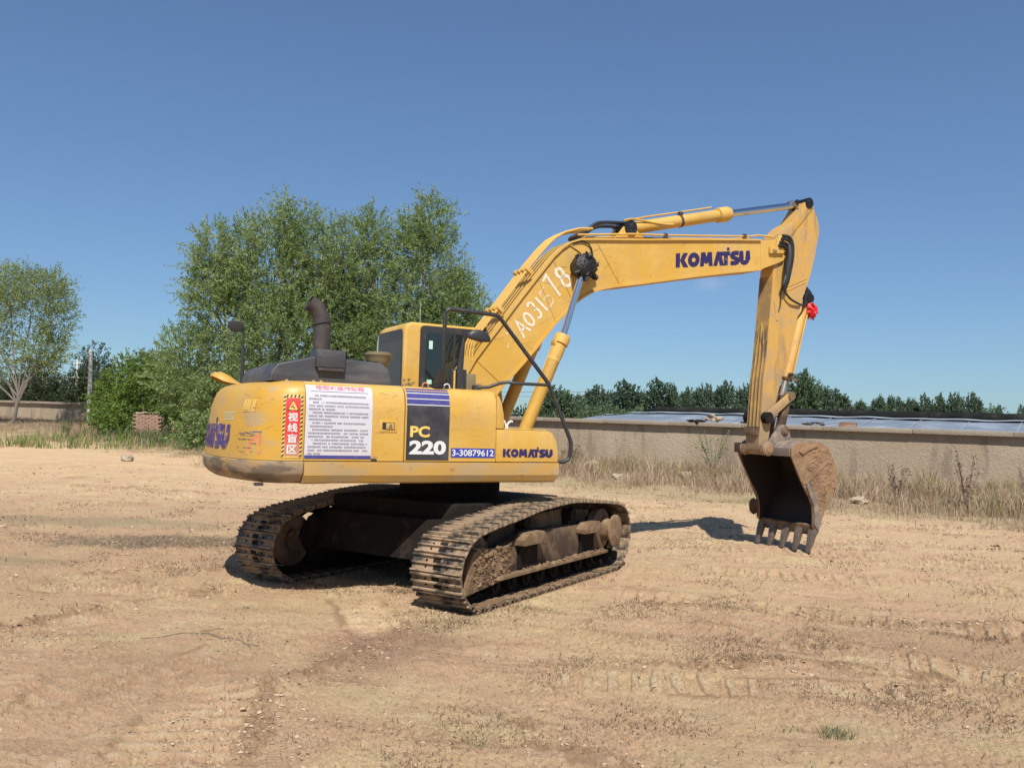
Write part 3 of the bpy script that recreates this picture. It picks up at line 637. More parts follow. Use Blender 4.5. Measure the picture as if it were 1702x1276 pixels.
B().box(-.05, .55, -.71, -.36, 1.45, 1.62).build('valve_cover', 'rust_black', EX, bevel=.02)
# swing ring
B().cyl((0, 0, .93), (0, 0, 1.238), .62, n=40).build('swing_ring', 'mud_shade_dark', EX)

# ---- engine hood, exhaust, small things on the deck
hd = MB(); hp = [(-2.465, 2.236), (-2.445, 2.34), (-2.385, 2.42), (-2.02, 2.515), (-1.70, 2.508), (-1.27, 2.49), (-1.19, 2.42), (-1.15, 2.30), (-1.145, 2.236)]
rows = []
for y, k in ((-.935, .93), (-.92, .975), (-.86, 1.0), (.50, 1.0), (.60, .93), (.64, .82)):
    rows.append([(x * (1 if k == 1 else 1) + (0 if k == 1 else (-1.8 - x) * (1 - k) * .25), y, 2.236 + (z - 2.236) * k) for x, z in hp])
hood = loft(rows, 0).build('engine_hood', 'hood_black', EX, bevel=.02, smooth=50)
for i in range(6): B().box(-1.715 + i * .075, -1.665 + i * .075, -.865, -.835, 2.488 - i * .002, 2.517 - i * .003).build('vent_slot', 'grease', hood)
B().box(-2.0, -1.69, -.985, -.70, 2.40, 2.585).build('exhaust_box', 'hood_black', EX, bevel=.008)
B().box(-1.98, -1.70, -.992, -.93, 2.365, 2.395).build('exhaust_bracket', 'rust_black', EX)
ex = MB().tube([(-1.905, -.82, 2.56), (-1.908, -.82, 2.80), (-1.912, -.82, 2.88), (-1.935, -.82, 2.96), (-1.985, -.82, 3.035), (-2.06, -.82, 3.085)], [.090, .088, .088, .087, .086, .088], n=24, sub=4, caps=False)
pipe = ex.build('exhaust_pipe', 'rust_black', EX, smooth=60, fixn=True)
B().cyl((-2.035, -.82, 3.068), (-2.03, -.82, 3.065), .086, n=20).build('pipe_mouth', 'grease', pipe)  # dark disc stands in for the unlit hollow of the pipe
B().tube([(-1.905 + .099 * math.cos(a), -.82 + .099 * math.sin(a), 2.885 + .03 * math.cos(a)) for a in np.linspace(0, 2 * math.pi, 25)], .006, 5).build('weld_ring', 'rust_black', pipe)
pc = B().lathe((-1.06, -.2, 2.20), (-1.06, -.2, 2.66), [(0, .07), (.55, .07), (.7, .12), (.80, .14), (.90, .15), (.92, .158), (.98, .158), (1, .13)], 24).build('air_precleaner', 'tan_paint', EX)
B().tube([(-2.39, .9, 2.22), (-2.392, .9, 2.62), (-2.40, .9, 2.93), (-2.44, .9, 2.97)], [.03, .018, .013, .013], 8).build('mirror_post', 'black_paint', EX)
def mirror(name, c, rx, ry, rz_, rot, parent):
    b = MB().blob((0, 0, 0), (1, 1, 1), 3, 0.0, 3); b.v = [(x * rx, y * ry, z * rz_ if z > 0 else z * rz_ * .3) for x, y, z in b.v]
    b.xf(Matrix.Translation(c) @ rot); return b.build(name, 'black_paint', parent, smooth=60)
mirror('mirror', (-2.49, .9, 2.955), .10, .075, .04, Matrix.Rotation(R(-75), 4, 'X') @ Matrix.Rotation(R(18), 4, 'Y'), EX)
# yellow lamp cowl at the far rear corner
ear = MB(); er = []
for a in np.linspace(0, math.pi, 9):
    er.append([(x, .62 + wd * math.cos(a), 2.235 + h * math.sin(a) + lift) for x, wd, h, lift in ((-2.79, .07, .03, .085), (-2.75, .14, .07, .065), (-2.68, .18, .115, .03), (-2.60, .19, .10, .01), (-2.52, .18, .05, .0), (-2.46, .16, .01, 0))])
ear_n = len(er[0]); vs = [p for r in er for p in r]; fs = [(j * ear_n + i, j * ear_n + i + 1, (j + 1) * ear_n + i + 1, (j + 1) * ear_n + i) for j in range(8) for i in range(ear_n - 1)]
fs += [tuple(j * ear_n for j in range(8, -1, -1))]
ear.add(vs, fs).build('lamp_cowl', 'yellow_tail', EX, smooth=60)
for x, y in ((-2.30, -1.0), (-2.05, -1.1), (-1.98, -1.12)): B().cyl((x, y, 2.235), (x, y, 2.252), .016, n=8).build('bolt', 'yellow', EX)

# ---- cab
CAB = B(); cx0, cx1, cy0, cy1, cz0, cz1 = -.565, .84, .27, 1.24, 1.45, 3.12
CAB.prism([(cx0, cz0), (cx1 + .02, cz0), (cx1 + .02, 2.2), (cx1 - .12, 3.02), (cx1 - .25, cz1), (cx0 + .10, cz1), (cx0 + .03, cz1 - .03), (cx0, cz1 - .10)], cy0, cy1)
cab = CAB.build('cab', 'yellow', EX, bevel=.045, smooth=60, seg=3)
def rrect(x0, x1, z0, z1, r, n=4):
    P = []
    for cx, cz, a0 in ((x1 - r, z1 - r, 0), (x0 + r, z1 - r, 90), (x0 + r, z0 + r, 180), (x1 - r, z0 + r, 270)):
        P += [(cx + r * math.cos(R(a0 + 90 * k / n)), cz + r * math.sin(R(a0 + 90 * k / n))) for k in range(n + 1)]
    return P
B().prism(rrect(-.355, .70, 2.21, 3.085, .06), .262, .272).build('window_frame', 'black_paint', cab)
wn = B().prism(rrect(-.275, .66, 2.29, 3.0, .05), .258, .262).build('window', 'glass', EX); wn.parent = cab
B().box(.10, .13, .252, .258, 2.29, 3.0).build('window_divider', 'black_paint', cab)
B().box(-.235, -.185, .2545, .2575, 2.79, 2.895).build('sticker', 'sticker_green', cab)
B().box(-.25, -.185, .2545, .2575, 2.345, 2.40).build('sticker', 'sticker_green', cab)
def yzplate(y0, y1, z0, z1, x, r, th=.008):
    return [(x, y, z) for y, z in rrect(y0, y1, z0, z1, r)], th
def yzprism(poly, x0, x1):
    b = B(); n = len(poly); return b.add([(x0, y, z) for y, z in poly] + [(x1, y, z) for y, z in poly], [tuple(range(n)), tuple(range(2 * n - 1, n - 1, -1))] + [(i, n + i, n + (i + 1) % n, (i + 1) % n) for i in range(n)])
yzprism(rrect(.315, 1.21, 2.2, 3.03, .07), -.575, -.560).build('rear_window_frame', 'rear_glass', cab)
yzprism(rrect(.33, 1.18, 2.24, 2.89, .04), -.581, -.576).build('rear_window', 'glass_dusty', cab)
B().tube([(-.57, 1.225, 2.25), (-.575, 1.225, 2.9), (-.545, 1.20, 3.03), (-.50, 1.12, 3.10)], .012, 8, sub=3).build('window_trim', 'white_pipe', cab)
B().cyl((-.15, .8, 3.12), (-.15, .8, 3.46), .004, n=6).build('aerial', 'white_pipe', cab)

# ---- guard rail, right mirror, deck fittings
rl = [(-.678, -1.18, 2.23), (-.70, -1.28, 2.5), (-.707, -1.30, 3.03), (-.69, -1.30, 3.075), (-.64, -1.30, 3.092), (-.10, -1.30, 3.074), (-.055, -1.30, 3.06), (-.015, -1.30, 3.022), (.60, -1.30, 2.36), (.64, -1.30, 2.30), (.925, -1.30, 1.71), (.938, -1.30, 1.66), (.928, -1.30, 1.52), (.90, -1.30, 1.475), (.84, -1.30, 1.448), (.72, -1.28, 1.446)]
rail = B().tube(rl, .0235, 10).build('guard_rail', 'black_paint', EX, smooth=60)
B().tube([(.63, -1.30, 2.328), (.20, -1.28, 2.327), (.11, -1.24, 2.338), (.04, -1.2, 2.325), (-.08, -1.15, 2.275), (-.22, -1.12, 2.262)], .020, 8).build('rail_bar', 'black_paint', rail, smooth=60)
B().box(-.255, -.215, -1.16, -1.08, 2.21, 2.29).build('rail_clamp', 'rust_black', rail, bevel=.005)
B().box(-.74, -.60, -1.22, -1.12, 2.215, 2.27).build('rail_foot', 'rust_black', rail, bevel=.01)
mp_ = B().tube([(-.42, -1.12, 2.24), (-.43, -1.12, 2.45), (-.40, -1.14, 2.80), (-.385, -1.16, 2.86), (-.34, -1.18, 2.865), (-.22, -1.2, 2.83)], [.05, .04, .018, .014, .013, .012], 8).build('mirror_post', 'black_paint', EX)
mirror('mirror', (-.25, -1.2, 2.805), .15, .05, .10, Matrix.Rotation(R(6), 4, 'Y') @ Matrix.Rotation(R(12), 4, 'X'), EX)
B().box(-.52, -.33, -1.10, -.98, 2.225, 2.46).build('tool_bin', 'black_paint', EX, bevel=.015)
B().box(-.33, -.19, -1.05, -.86, 2.225, 2.42).build('oil_tank', 'tan_paint', EX, bevel=.012)
B().cyl((-.50, -1.14, 2.22), (-.50, -1.14, 2.44), .012, n=8).build('grab_knob', 'yellow', EX)
for x in (-.88, -.63): B().tube([(x + .035 * math.cos(a), -1.235, 2.245 + .035 * math.sin(a)) for a in np.linspace(-.3, math.pi + .3, 12)], .007, 6).build('lifting_ring', 'white_print' if x > -.7 else 'faded_red', EX)
bb = B().blob((-.70, -1.2, 2.245), (.10, .05, .03), 9, .3)
bb.build('rubber_boot', 'rubber', EX)
for k in range(7): pass
fit = MB()
for k in range(9): fit.blob((-1.02 + random.uniform(-.07, .07), -1.10, 2.27 + random.uniform(-.02, .05)), (.018, .018, .015), k, .3, 1)
fit.build('pipe_fitting', 'tan_paint', EX)
# horn-shaped hooks on the toolbox
hk = MB().tube([(.235, -1.0, 1.815), (.235, -1.0, 1.85), (.21, -1.0, 1.90), (.17, -1.0, 1.915)], .012, 6, sub=3).tube([(.255, -1.0, 1.815), (.255, -1.0, 1.86), (.29, -1.0, 1.90), (.32, -1.0, 1.895)], .012, 6, sub=3).tube([(.12, -1.0, 1.812), (.13, -1.0, 1.85), (.115, -1.0, 1.87)], .010, 6)
hk.build('hook', 'white_print', tb)

# ---- lettering helpers
def stroke(path, wd, closed=False):                 # thick flat line in 2D -> quads
    P = [Vector(p) for p in path]; n = len(P); vs = []; fs = []
    for i, p in enumerate(P):
        a = P[i - 1] if (i or closed) else None; b = P[(i + 1) % n] if (i < n - 1 or closed) else None
        d1 = (p - a).normalized() if a is not None else None; d2 = (b - p).normalized() if b is not None else None
        d = (d1 + d2).normalized() if d1 is not None and d2 is not None else (d1 if d2 is None else d2)
        nrm = Vector((-d.y, d.x)); k = 1.0
        if d1 is not None and d2 is not None: k = 1 / max(.45, math.sqrt(max(0.01, (1 + d1.dot(d2)) / 2)))
        vs += [tuple(p + nrm * wd / 2 * k), tuple(p - nrm * wd / 2 * k)]
    for i in range(n if closed else n - 1): a = 2 * i; b = 2 * ((i + 1) % n); fs.append((a, a + 1, b + 1, b))
    return vs, fs
def arc(cx, cy, rx, ry, a0, a1, n=12): return [(cx + rx * math.cos(R(a0 + (a1 - a0) * i / n)), cy + ry * math.sin(R(a0 + (a1 - a0) * i / n))) for i in range(n + 1)]
def logo():                                          # bold wordmark, cap height 1
    V = []; Fs = []
    def addp(vs, fs): o = len(V); kk_ = (len(Fs) % 7) * .00035; V.extend([(p[0], p[1], kk_) for p in vs]); Fs.extend([tuple(i + o for i in f) for f in fs])
    def pg(p, dx): addp([(x + dx, z) for x, z in p], [tuple(range(len(p)))])
    def bars(p, dx): addp([(x + dx, z) for x, z in p], [(0, 1, 2, 3)])
    x = 0
    bars([(0, 0), (.36, 0), (.36, 1), (0, 1)], x); bars([(.36, .50), (.62, 1), (1.04, 1), (.74, .50)], x); bars([(.36, .50), (.74, .50), (1.08, 0), (.64, 0)], x); x += 1.03
    vs, fs = stroke(arc(.50, .5, .335, .335, 0, 345, 24), .345, True); addp([(a + x, b) for a, b in vs], fs); x += 1.04
    bars([(0, 0), (.34, 0), (.42, 1), (.08, 1)], x); bars([(.78, 0), (1.12, 0), (1.04, 1), (.70, 1)], x); bars([(.14, 1), (.46, 1), (.70, .2), (.42, .2)], x); bars([(.66, 1), (.98, 1), (.70, .2), (.42, .2)], x); x += 1.16
    bars([(0, 0), (.36, 0), (.64, 1), (.30, 1)], x); bars([(.60, 0), (.97, 0), (.66, 1), (.30, 1)], x); bars([(.32, .9), (.64, .9), (.60, .42), (.36, .42)], x); x += .70
    bars([(-.04, .70), (.80, .70), (.80, 1), (-.04, 1)], x); bars([(.26, 0), (.61, 0), (.61, .72), (.26, .72)], x); bars([(.52, 1.06), (.74, 1.06), (.74, 1.28), (.52, 1.28)], x); x += .80
    sp_ = [(.80, .86)] + arc(.44, .70, .28, .165, 80, 250, 9) + arc(.46, .30, .29, .165, 80, -100, 9) + [(.06, .14)]
    vs, fs = stroke(sp_, .31); addp([(a + x, b) for a, b in vs], fs); x += .88
    vs, fs = stroke([(.155, 1), (.155, .42)] + arc(.46, .42, .305, .28, 180, 360, 12) + [(.765, .42), (.765, 1)], .345); addp([(a + x, b) for a, b in vs], fs); x += .92
    return V, Fs, x
def text2d(body, bold=0.0, res=3):
    cu = bpy.data.curves.new('txt', 'FONT'); cu.body = body; cu.size = 1; cu.offset = bold; cu.resolution_u = res
    ob = bpy.data.objects.new('txt', cu); COL.objects.link(ob); dg = bpy.context.evaluated_depsgraph_get(); dg.update()
    me = bpy.data.meshes.new_from_object(ob.evaluated_get(dg)); vs = [(v.co.x, v.co.y) for v in me.vertices]; fs = [tuple(p.vertices) for p in me.polygons]
    bpy.data.objects.remove(ob); bpy.data.curves.remove(cu); bpy.data.meshes.remove(me)
    x0 = min(v[0] for v in vs); x1 = max(v[0] for v in vs); y0 = min(v[1] for v in vs); y1 = max(v[1] for v in vs)
    return [((a - x0) / (x1 - x0), (b - y0) / (y1 - y0)) for a, b in vs], fs
def decal(name, vf, place, material, parent, cut=0):  # vf in 0..1 x 0..1 (or metres), place(u,v)->3D
    vs, fs = vf[:2]
    if cut:                                           # cut long faces so they can follow a curved skin
        bm = bmesh.new(); bv = [bm.verts.new((p[0], p[1], p[2] if len(p) > 2 else 0)) for p in vs]
        for f in fs:
            try: bm.faces.new([bv[i] for i in f])
            except ValueError: pass
        for k in range(1, cut):
            bmesh.ops.bisect_plane(bm, geom=bm.verts[:] + bm.edges[:] + bm.faces[:], plane_co=(k / cut, 0, 0), plane_no=(1, 0, 0))
        bm.verts.index_update(); vs = [tuple(v.co) for v in bm.verts]; fs = [tuple(v.index for v in f.verts) for f in bm.faces]; bm.free()
    b = MB().add([place(*p) for p in vs], fs); o = b.build(name, material, parent, smooth=0, fixn=False); return o
def on_skin(s0, s1, z0, z1, off):                     # image-left is larger s
    return lambda a, b, o=0: skin(s0 + (s1 - s0) * a, z0 + (z1 - z0) * b, off + o)
LV, LF, LW = logo(); LN = [(x / LW, z, o) for x, z, o in LV]
# doors: latch, notice, striped panel
def lt(x0, x1, z0, z1, o0, o1): return B().add([skin(-x, z, o) for o in (o0, o1) for z in (z0, z1) for x in (x0, x1)], [(0, 1, 3, 2), (4, 6, 7, 5), (0, 4, 5, 1), (2, 3, 7, 6), (0, 2, 6, 4), (1, 5, 7, 3)])
la = lt(-1.425, -1.232, 1.745, 1.868, -.002, .006).build('latch_plate', 'yellow', d1, bevel=.003)
lt(-1.392, -1.258, 1.772, 1.846, .0065, .0075).build('latch_recess', 'black_paint', d1); lt(-1.352, -1.266, 1.778, 1.840, .008, .016).build('latch_handle', 'yellow', d1, bevel=.003)
lt(-1.326, -1.290, 1.79, 1.828, .0165, .022).build('lock', 'steel', d1, bevel=.003)
B().blob((-1.47, -1.362, 1.463), (.035, .012, .016), 5, .3, 2).build('rubber_stop', 'rust_black', d1)
sheet = skin_patch(2.185, 1.502, 1.497, 2.226, .0045, 12, 20).build('notice_sheet', 'white_vinyl', d1, smooth=60)
skin_patch(2.183, 1.505, 1.470, 1.502, .0055).build('notice_footer', 'blue_vinyl', d1)
decal('notice_title', text2d('挖掘机操作规程', .004), on_skin(2.085, 1.585, 2.150, 2.196, .0075), 'red_print', d1)
skin_patch(2.14, 1.545, 2.132, 2.137, .0068).build('notice_line', 'ink', d1)
nb = MB(); rd = random.Random(4); zz = 2.092; rows_ = [(.09, .95), (0, .20), (.06, 1), (0, 1), (0, .42), (.06, 1), (0, 1), (0, .38), (.06, .98), (0, .40), (.06, 1), (0, 1), (0, .92), (.06, .92), (.06, .98), (0, .97), (0, .99), (0, .20)]
for a, b_ in rows_:
    s = a
    while s < b_ - .01:
        if rd.random() < .09: s += .022; continue
        wch = rd.uniform(.013, .02)
        for q in range(3):
            dz = rd.uniform(-.001, .001); u0 = s + rd.uniform(0, .004); u1 = s + wch - rd.uniform(0, .004); zq = zz + (q - 1) * .0062 + dz
            nb.add([skin(2.155 - .615 * u, z, .0075) for u, z in ((u0, zq - .0015), (u1, zq - .0015), (u1, zq + .0015), (u0, zq + .0015))], [(0, 1, 2, 3)])
        um = s + wch * rd.uniform(.3, .7)
        nb.add([skin(2.155 - .615 * u, z, .0078) for u, z in ((um - .0016, zz - .0085), (um + .0016, zz - .0085), (um + .0016, zz + .0085), (um - .0016, zz + .0085))], [(0, 1, 2, 3)])
        s += wch + .0025
    zz -= .0338
nb.build('notice_text', 'ink', d1, smooth=0, fixn=False)['kind'] = 'stuff'
pan = skin_patch(1.125, .638, 1.462, 2.035, .0045).build('model_panel', 'black_vinyl', d2, smooth=60)
for z0, z1 in ((2.168, 2.212), (2.108, 2.156), (2.046, 2.096)): skin_patch(1.125, .638, z0, z1, .0045).build('blue_stripe', 'blue_vinyl', d2, smooth=60)
for z0, z1 in ((2.158, 2.166), (2.098, 2.106), (2.036, 2.044)): skin_patch(1.125, .638, z0, z1, .0045).build('white_stripe', 'white_print', d2, smooth=60)
decal('model_letters', text2d('PC', .035), on_skin(1.085, .865, 1.700, 1.818, .007), 'yellow_print', d2)
decal('model_number', text2d('220', .045), on_skin(1.090, .672, 1.520, 1.668, .007), 'white_print', d2)
skin_patch(.612, .085, 1.492, 1.592, .0045).build('phone_sticker', 'blue_bright', d2)
decal('phone_number', text2d('3-30879612', .018), on_skin(.60, .10, 1.508, 1.578, .007), 'white_print', d2)
flat = lambda y, x0, x1, z0, z1, sh=0: (lambda a, b, o=0: (x0 + (x1 - x0) * a, y - o, z0 + (z1 - z0) * b + sh * a))
decal('maker_letters', (LN, LF), flat(-1.3555, .018, .655, 1.502, 1.592), 'navy', tb)
# sill scribble
st = MB()
for a in range(4):
    vs, fs = stroke([(math.cos(R(a * 45)) * .028, math.sin(R(a * 45)) * .028), (-math.cos(R(a * 45)) * .028, -math.sin(R(a * 45)) * .028)], .005); st.add([(-.60 + p[0], -1.3845, 1.37 + p[1]) for p in vs], fs)
st.build('paint_mark', 'faded_red', EX, smooth=0, fixn=False)
# warning strip on the counterweight
sA, sB = 2.402, 2.212; skin_patch(sA, sB, 1.478, 2.09, .004, 6, 16).build('warning_strip', 'yellow_print', cw, smooth=60)
hz_ = MB(); nst = 15
for side in (0, 1):
    u0, u1 = ((0, .12) if side == 0 else (.88, 1))
    for k in range(nst):
        v0 = k / nst; dv = .5 / nst; sl = (.35 / nst) * (1 if side else 1)
        hz_.add([skin(sA + (sB - sA) * u, 1.478 + .612 * min(1, max(0, v)), .006) for u, v in ((u0, v0), (u1, v0 + sl), (u1, v0 + sl + dv), (u0, v0 + dv))], [(0, 1, 2, 3)])
for k in range(4):
    hz_.add([skin(sA + (sB - sA) * (.12 + .2 * k + d_), z, .006) for d_, z in ((0, 2.062), (.10, 2.062), (.14, 2.09), (.04, 2.09))], [(0, 1, 2, 3)])
hz_.build('hazard_border', 'black_print', cw, smooth=0, fixn=False)
skin_patch(sA + (sB - sA) * .13, sA + (sB - sA) * .87, 1.492, 2.058, .0062, 5, 14).build('red_field', 'red_vinyl', cw, smooth=60)
ws = lambda u, v: skin(sA + (sB - sA) * u, v, .0095)
b_ = MB().add([ws(.20, 1.935), ws(.80, 1.935), ws(.50, 2.045)], [(0, 1, 2)]); b_.build('triangle', 'black_print', cw, smooth=0, fixn=False)
ws2 = lambda u, v: skin(sA + (sB - sA) * u, v, .0115)
MB().add([ws2(.27, 1.943), ws2(.73, 1.943), ws2(.50, 2.030)], [(0, 1, 2)]).build('triangle_face', 'yellow_print', cw, smooth=0, fixn=False)
ws3 = lambda u, v: skin(sA + (sB - sA) * u, v, .0135); pic = MB()
for pth in ([(.38, 1.965), (.45, 1.98), (.52, 1.965)], [(.42, 1.985), (.5, 1.972), (.6, 1.958)], [(.48, 1.99), (.52, 2.0)]):
    vs, fs = stroke(pth, .03); pic.add([ws3(p[0], p[1] if abs(p[1]) > 1 else p[1]) for p in []], [])
    for (ua, va), (ub, vb) in zip(pth[:-1], pth[1:]): pic.add([ws3(ua, va - .004), ws3(ub, vb - .004), ws3(ub, vb + .004), ws3(ua, va + .004)], [(0, 1, 2, 3)])
pic.build('triangle_picture', 'black_print', cw, smooth=0, fixn=False)
for ch, z0, z1 in (('视', 1.828, 1.916), ('线', 1.725, 1.813), ('盲', 1.620, 1.708), ('区', 1.515, 1.600)):
    decal('warning_letter', text2d(ch, .02), on_skin(sA + (sB - sA) * .26, sA + (sB - sA) * .75, z0, z1, .0095), 'white_print' if ch != '区' else 'white_print', cw)
# faded wordmark across the tail, worn labels and scuffs
tw = 1.40; s_c = S_MID
decal('tail_letters', (LN, LF), lambda a, b, o=0: skin(s_c + tw / 2 - tw * a, 1.535 + .245 * b, .005 + o), 'navy_faded', cw, cut=24)
sk = MB(); q_ = [(0, 0), (0, .2)]
def s_at(y): return S_MID - RT * math.asin(-y / RT)
fan = [(2.62, 1.50)] + [(2.62 + .30 * math.cos(R(a)) * .62, 1.50 + .20 * math.sin(R(a))) for a in range(0, 91, 10)]
sk.add([skin(s, z, .0045) for s, z in fan], [tuple(range(len(fan)))]); sk.build('worn_sector', 'faded_red', cw, smooth=0, fixn=False)
sA2 = 2.80
for s0_, s1_ in ((sA2 + .17, sA2 + .03), (sA2, sA2 - .08)):
    skin_patch(s0_, s1_, 1.915, 2.035, .004).build('caution_label', 'yellow_label', cw, smooth=60)
tri = MB()
for aa, bb_ in (((.1, .08), (.5, .92)), ((.5, .92), (.9, .08)), ((.9, .08), (.1, .08))):
    vs, fs = stroke([aa, bb_], .055); tri.add([skin(sA2 + .16 - .11 * p[0], 1.92 + .105 * p[1], .0055) for p in vs], fs)
tri.build('caution_triangle', 'scratch_dark', cw, smooth=0, fixn=False)
per = MB()
for pth in ([(.3, .3), (.7, .3)], [(.85, .05), (.85, .75)], [(.78, .9), (.92, .9)], [(.75, .6), (.95, .6)]):
    vs, fs = stroke(pth, .12); per.add([skin(sA2 - .0 - .08 * p[0], 1.92 + .105 * p[1], .0055) for p in vs], fs)
per.build('caution_figure', 'scratch_dark', cw, smooth=0, fixn=False)
lb = MB()
for (za, zb_) in ((1.83, 1.835), (1.90, 1.905)):
    lb.add([skin(s, z, .005) for s, z in ((3.38, za), (3.12, za), (3.12, zb_), (3.38, zb_))], [(0, 1, 2, 3)])
for k in range(6):
    s = 3.36 - .04 * k; lb.add([skin(a, z, .005) for a, z in ((s, 1.84), (s - .008, 1.84), (s - .008, 1.895), (s, 1.895))], [(0, 1, 2, 3)])
lb.build('old_label', 'sticker_green', cw, smooth=0, fixn=False)
scf = MB(); rd = random.Random(8)
for k in range(34):
    s = rd.uniform(2.72, 3.02); z = rd.choice([1.52, 1.56, 1.60, 1.64, 1.68, 1.70, 1.715]) + rd.uniform(-.006, .006); ln = rd.uniform(.01, .12)
    scf.add([skin(s, z, .0045), skin(s - ln, z - .002, .0045), skin(s - ln, z + rd.uniform(.001, .006), .0045), skin(s, z + .003, .0045)], [(0, 1, 2, 3)])
scf.build('scuff_marks', 'ink', cw, smooth=0, fixn=False)['kind'] = 'stuff'

# ---- boom
UP = [(-.10, 2.16), (.02, 2.36), (.193, 2.66), (.40, 2.935), (.607, 3.205), (.83, 3.50), (1.056, 3.79), (1.292, 4.085), (1.42, 4.21), (1.55, 4.305), (1.70, 4.362), (1.968, 4.40), (2.651, 4.485), (3.4, 4.585), (4.2, 4.69), (4.957, 4.785)]
NOSE = [(5.12, 4.80), (5.30, 4.84), (5.43, 4.85), (5.50, 4.78), (5.52, 4.66), (5.46, 4.53), (5.30, 4.46)]
LO = [(4.972, 4.333), (4.316, 4.213), (3.674, 4.085), (2.667, 3.868), (2.323, 3.80), (2.10, 3.745), (1.93, 3.685), (1.783, 3.601), (1.61, 3.476), (1.321, 3.175), (1.085, 2.881), (.904, 2.674), (.609, 2.358), (.298, 1.99), (.16, 1.87), (.0, 1.86), (-.11, 1.96), (-.15, 2.06)]
boom = B().prism(UP + NOSE + LO, -.19, .19).build('boom', 'yellow', EX, bevel=.004, seg=1, smooth=20)
def strip(path, t, y0, y1):                         # flange plate following a path in x,z
    b = MB(); n = len(path); vs = []
    for i, (x, z) in enumerate(path):
        a = Vector(path[max(0, i - 1)]); c_ = Vector(path[min(n - 1, i + 1)]); d = (c_ - a).normalized(); nn = Vector((-d.y, d.x)) * t / 2
        vs += [(x + nn.x, y0, z + nn.y), (x - nn.x, y0, z - nn.y), (x - nn.x, y1, z - nn.y), (x + nn.x, y1, z + nn.y)]
    fs = [(i * 4 + j, i * 4 + (j + 1) % 4, i * 4 + 4 + (j + 1) % 4, i * 4 + 4 + j) for i in range(n - 1) for j in range(4)] + [(3, 2, 1, 0), tuple(n * 4 - 4 + j for j in range(4))]
    return b.add(vs, fs)
strip(UP[1:], .024, -.222, .222).build('boom_flange', 'yellow', boom, smooth=25)
strip(LO[:14], .026, -.215, .215).build('boom_flange', 'yellow', boom, smooth=25)
wl = MB()
for a, b_ in (((.21, 2.66), (.60, 2.36)), ((1.075, 3.775), (1.36, 3.23)), ((2.0, 4.33), (2.36, 3.84)), ((1.30, 4.04), (1.62, 3.52))):
    wl.tube([(a[0], -.193, a[1]), (b_[0], -.193, b_[1])], .006, 6)
wl.build('weld_seam', 'yellow', boom)['kind'] = 'stuff'
B().prism([(4.975, 4.345), (5.02, 4.345), (5.02, 4.77), (4.965, 4.77)], -.1955, -.188).build('tip_plate', 'yellow', boom)
tpb = B().prism([(5.13, 4.60), (5.42, 4.63), (5.42, 4.71), (5.20, 4.72), (5.13, 4.71)], -.232, -.186).build('tip_block', 'yellow', boom, bevel=.005)
B().box(5.19, 5.26, -.245, -.232, 4.625, 4.665).build('tip_bolt_plate', 'tan_paint', boom)
decal('boom_letters', (LN, LF), lambda a, b, o=0: (3.335 + 1.41 * a, -.1925 - o, 4.172 + .208 * b + .218 * a), 'navy', boom)
# chalk number
ch = {'-': [[(0, .45), (.7, .55)]], '7': [[(.0, .9), (.75, 1), (.45, 0)]], 'A': [[(0, 0), (.42, 1), (.85, 0)], [(.15, .38), (.72, .4)]],
      '0': [arc(.4, .5, .36, .46, 0, 360, 18)], '3': [[(.05, .85)] + arc(.36, .74, .3, .24, 110, -80, 8) + arc(.38, .26, .34, .28, 80, -140, 10)], '1': [[(.3, 1), (.45, 0)]],
      '5': [[(.85, 1), (.15, .95), (.12, .55), (.5, .6), (.8, .38), (.65, .08), (.05, .02)]], '8': [arc(.42, .75, .27, .22, 0, 360, 16), arc(.42, .27, .33, .26, 0, 360, 16)]}
dr = Vector((1.05, 1.20)).normalized(); upv = Vector((-dr.y, dr.x)); lay = [('-', -.06, .10, .12, 1), ('7', .06, .13, .20, 1), ('A', .21, .16, .235, 0), ('0', .375, .14, .205, 0), ('3', .52, .14, .25, 0), ('1', .675, .08, .24, 0), ('5', .75, .17, .25, 1), ('7', .93, .13, .34, 0), ('8', 1.12, .19, .29, 0)]
b0 = Vector((.70, 2.865))
for k, (c_, along, wd, hh, faint) in enumerate(lay):
    cm = MB()
    for pth in ch[c_]:
        P3 = [(b0 + dr * (along * 1.02 + p[0] * wd) + upv * (.015 * math.sin(k * 2) + (p[1] - .25) * hh)) for p in pth]
        vs, fs = stroke([(p.x, p.y) for p in P3], .030 if c_ not in '8' else .044)
        cm.add([(p[0], -.1930 - .0002 * k, p[1]) for p in vs], fs)
    cm.build('chalk_figure', 'chalk_faint' if faint else 'chalk', boom, smooth=0, fixn=False)
# lines along the boom
TP = [(.205, 2.34), (.212, 2.72), (.235, 2.83), (.28, 2.93), (.60, 3.345), (1.03, 3.92), (1.24, 4.17), (1.37, 4.30), (1.52, 4.395), (1.75, 4.475), (1.95, 4.50)]
for i, y in enumerate((-.15, -.055, .04, .135)):
    B().tube([(x + (.012 * i) - .035, y * 1.12, z + .045 + .004 * i) for x, z in TP], .0165, 10).build('boom_pipe', 'yellow', boom, smooth=60)
for x, z in ((.56, 3.29), (.96, 3.83)):
    for y in (-.15, -.055, .04, .135):
        cl = B().box(-.026, .026, -.032, .032, -.075, .028).xf(Matrix.Translation((x - .035, y * 1.12, z + .045)) @ Matrix.Rotation(R(-53), 4, 'Y')); cl.build('pipe_clamp', 'yellow', boom, bevel=.006)
B().box(.12, .30, -.20, .19, 2.20, 2.36).build('pipe_block', 'tan_paint', boom, bevel=.01)
B().blob((.36, -.10, 3.0), (.05, .04, .09), 7, .4).build('pipe_joint', 'rust_black', boom)
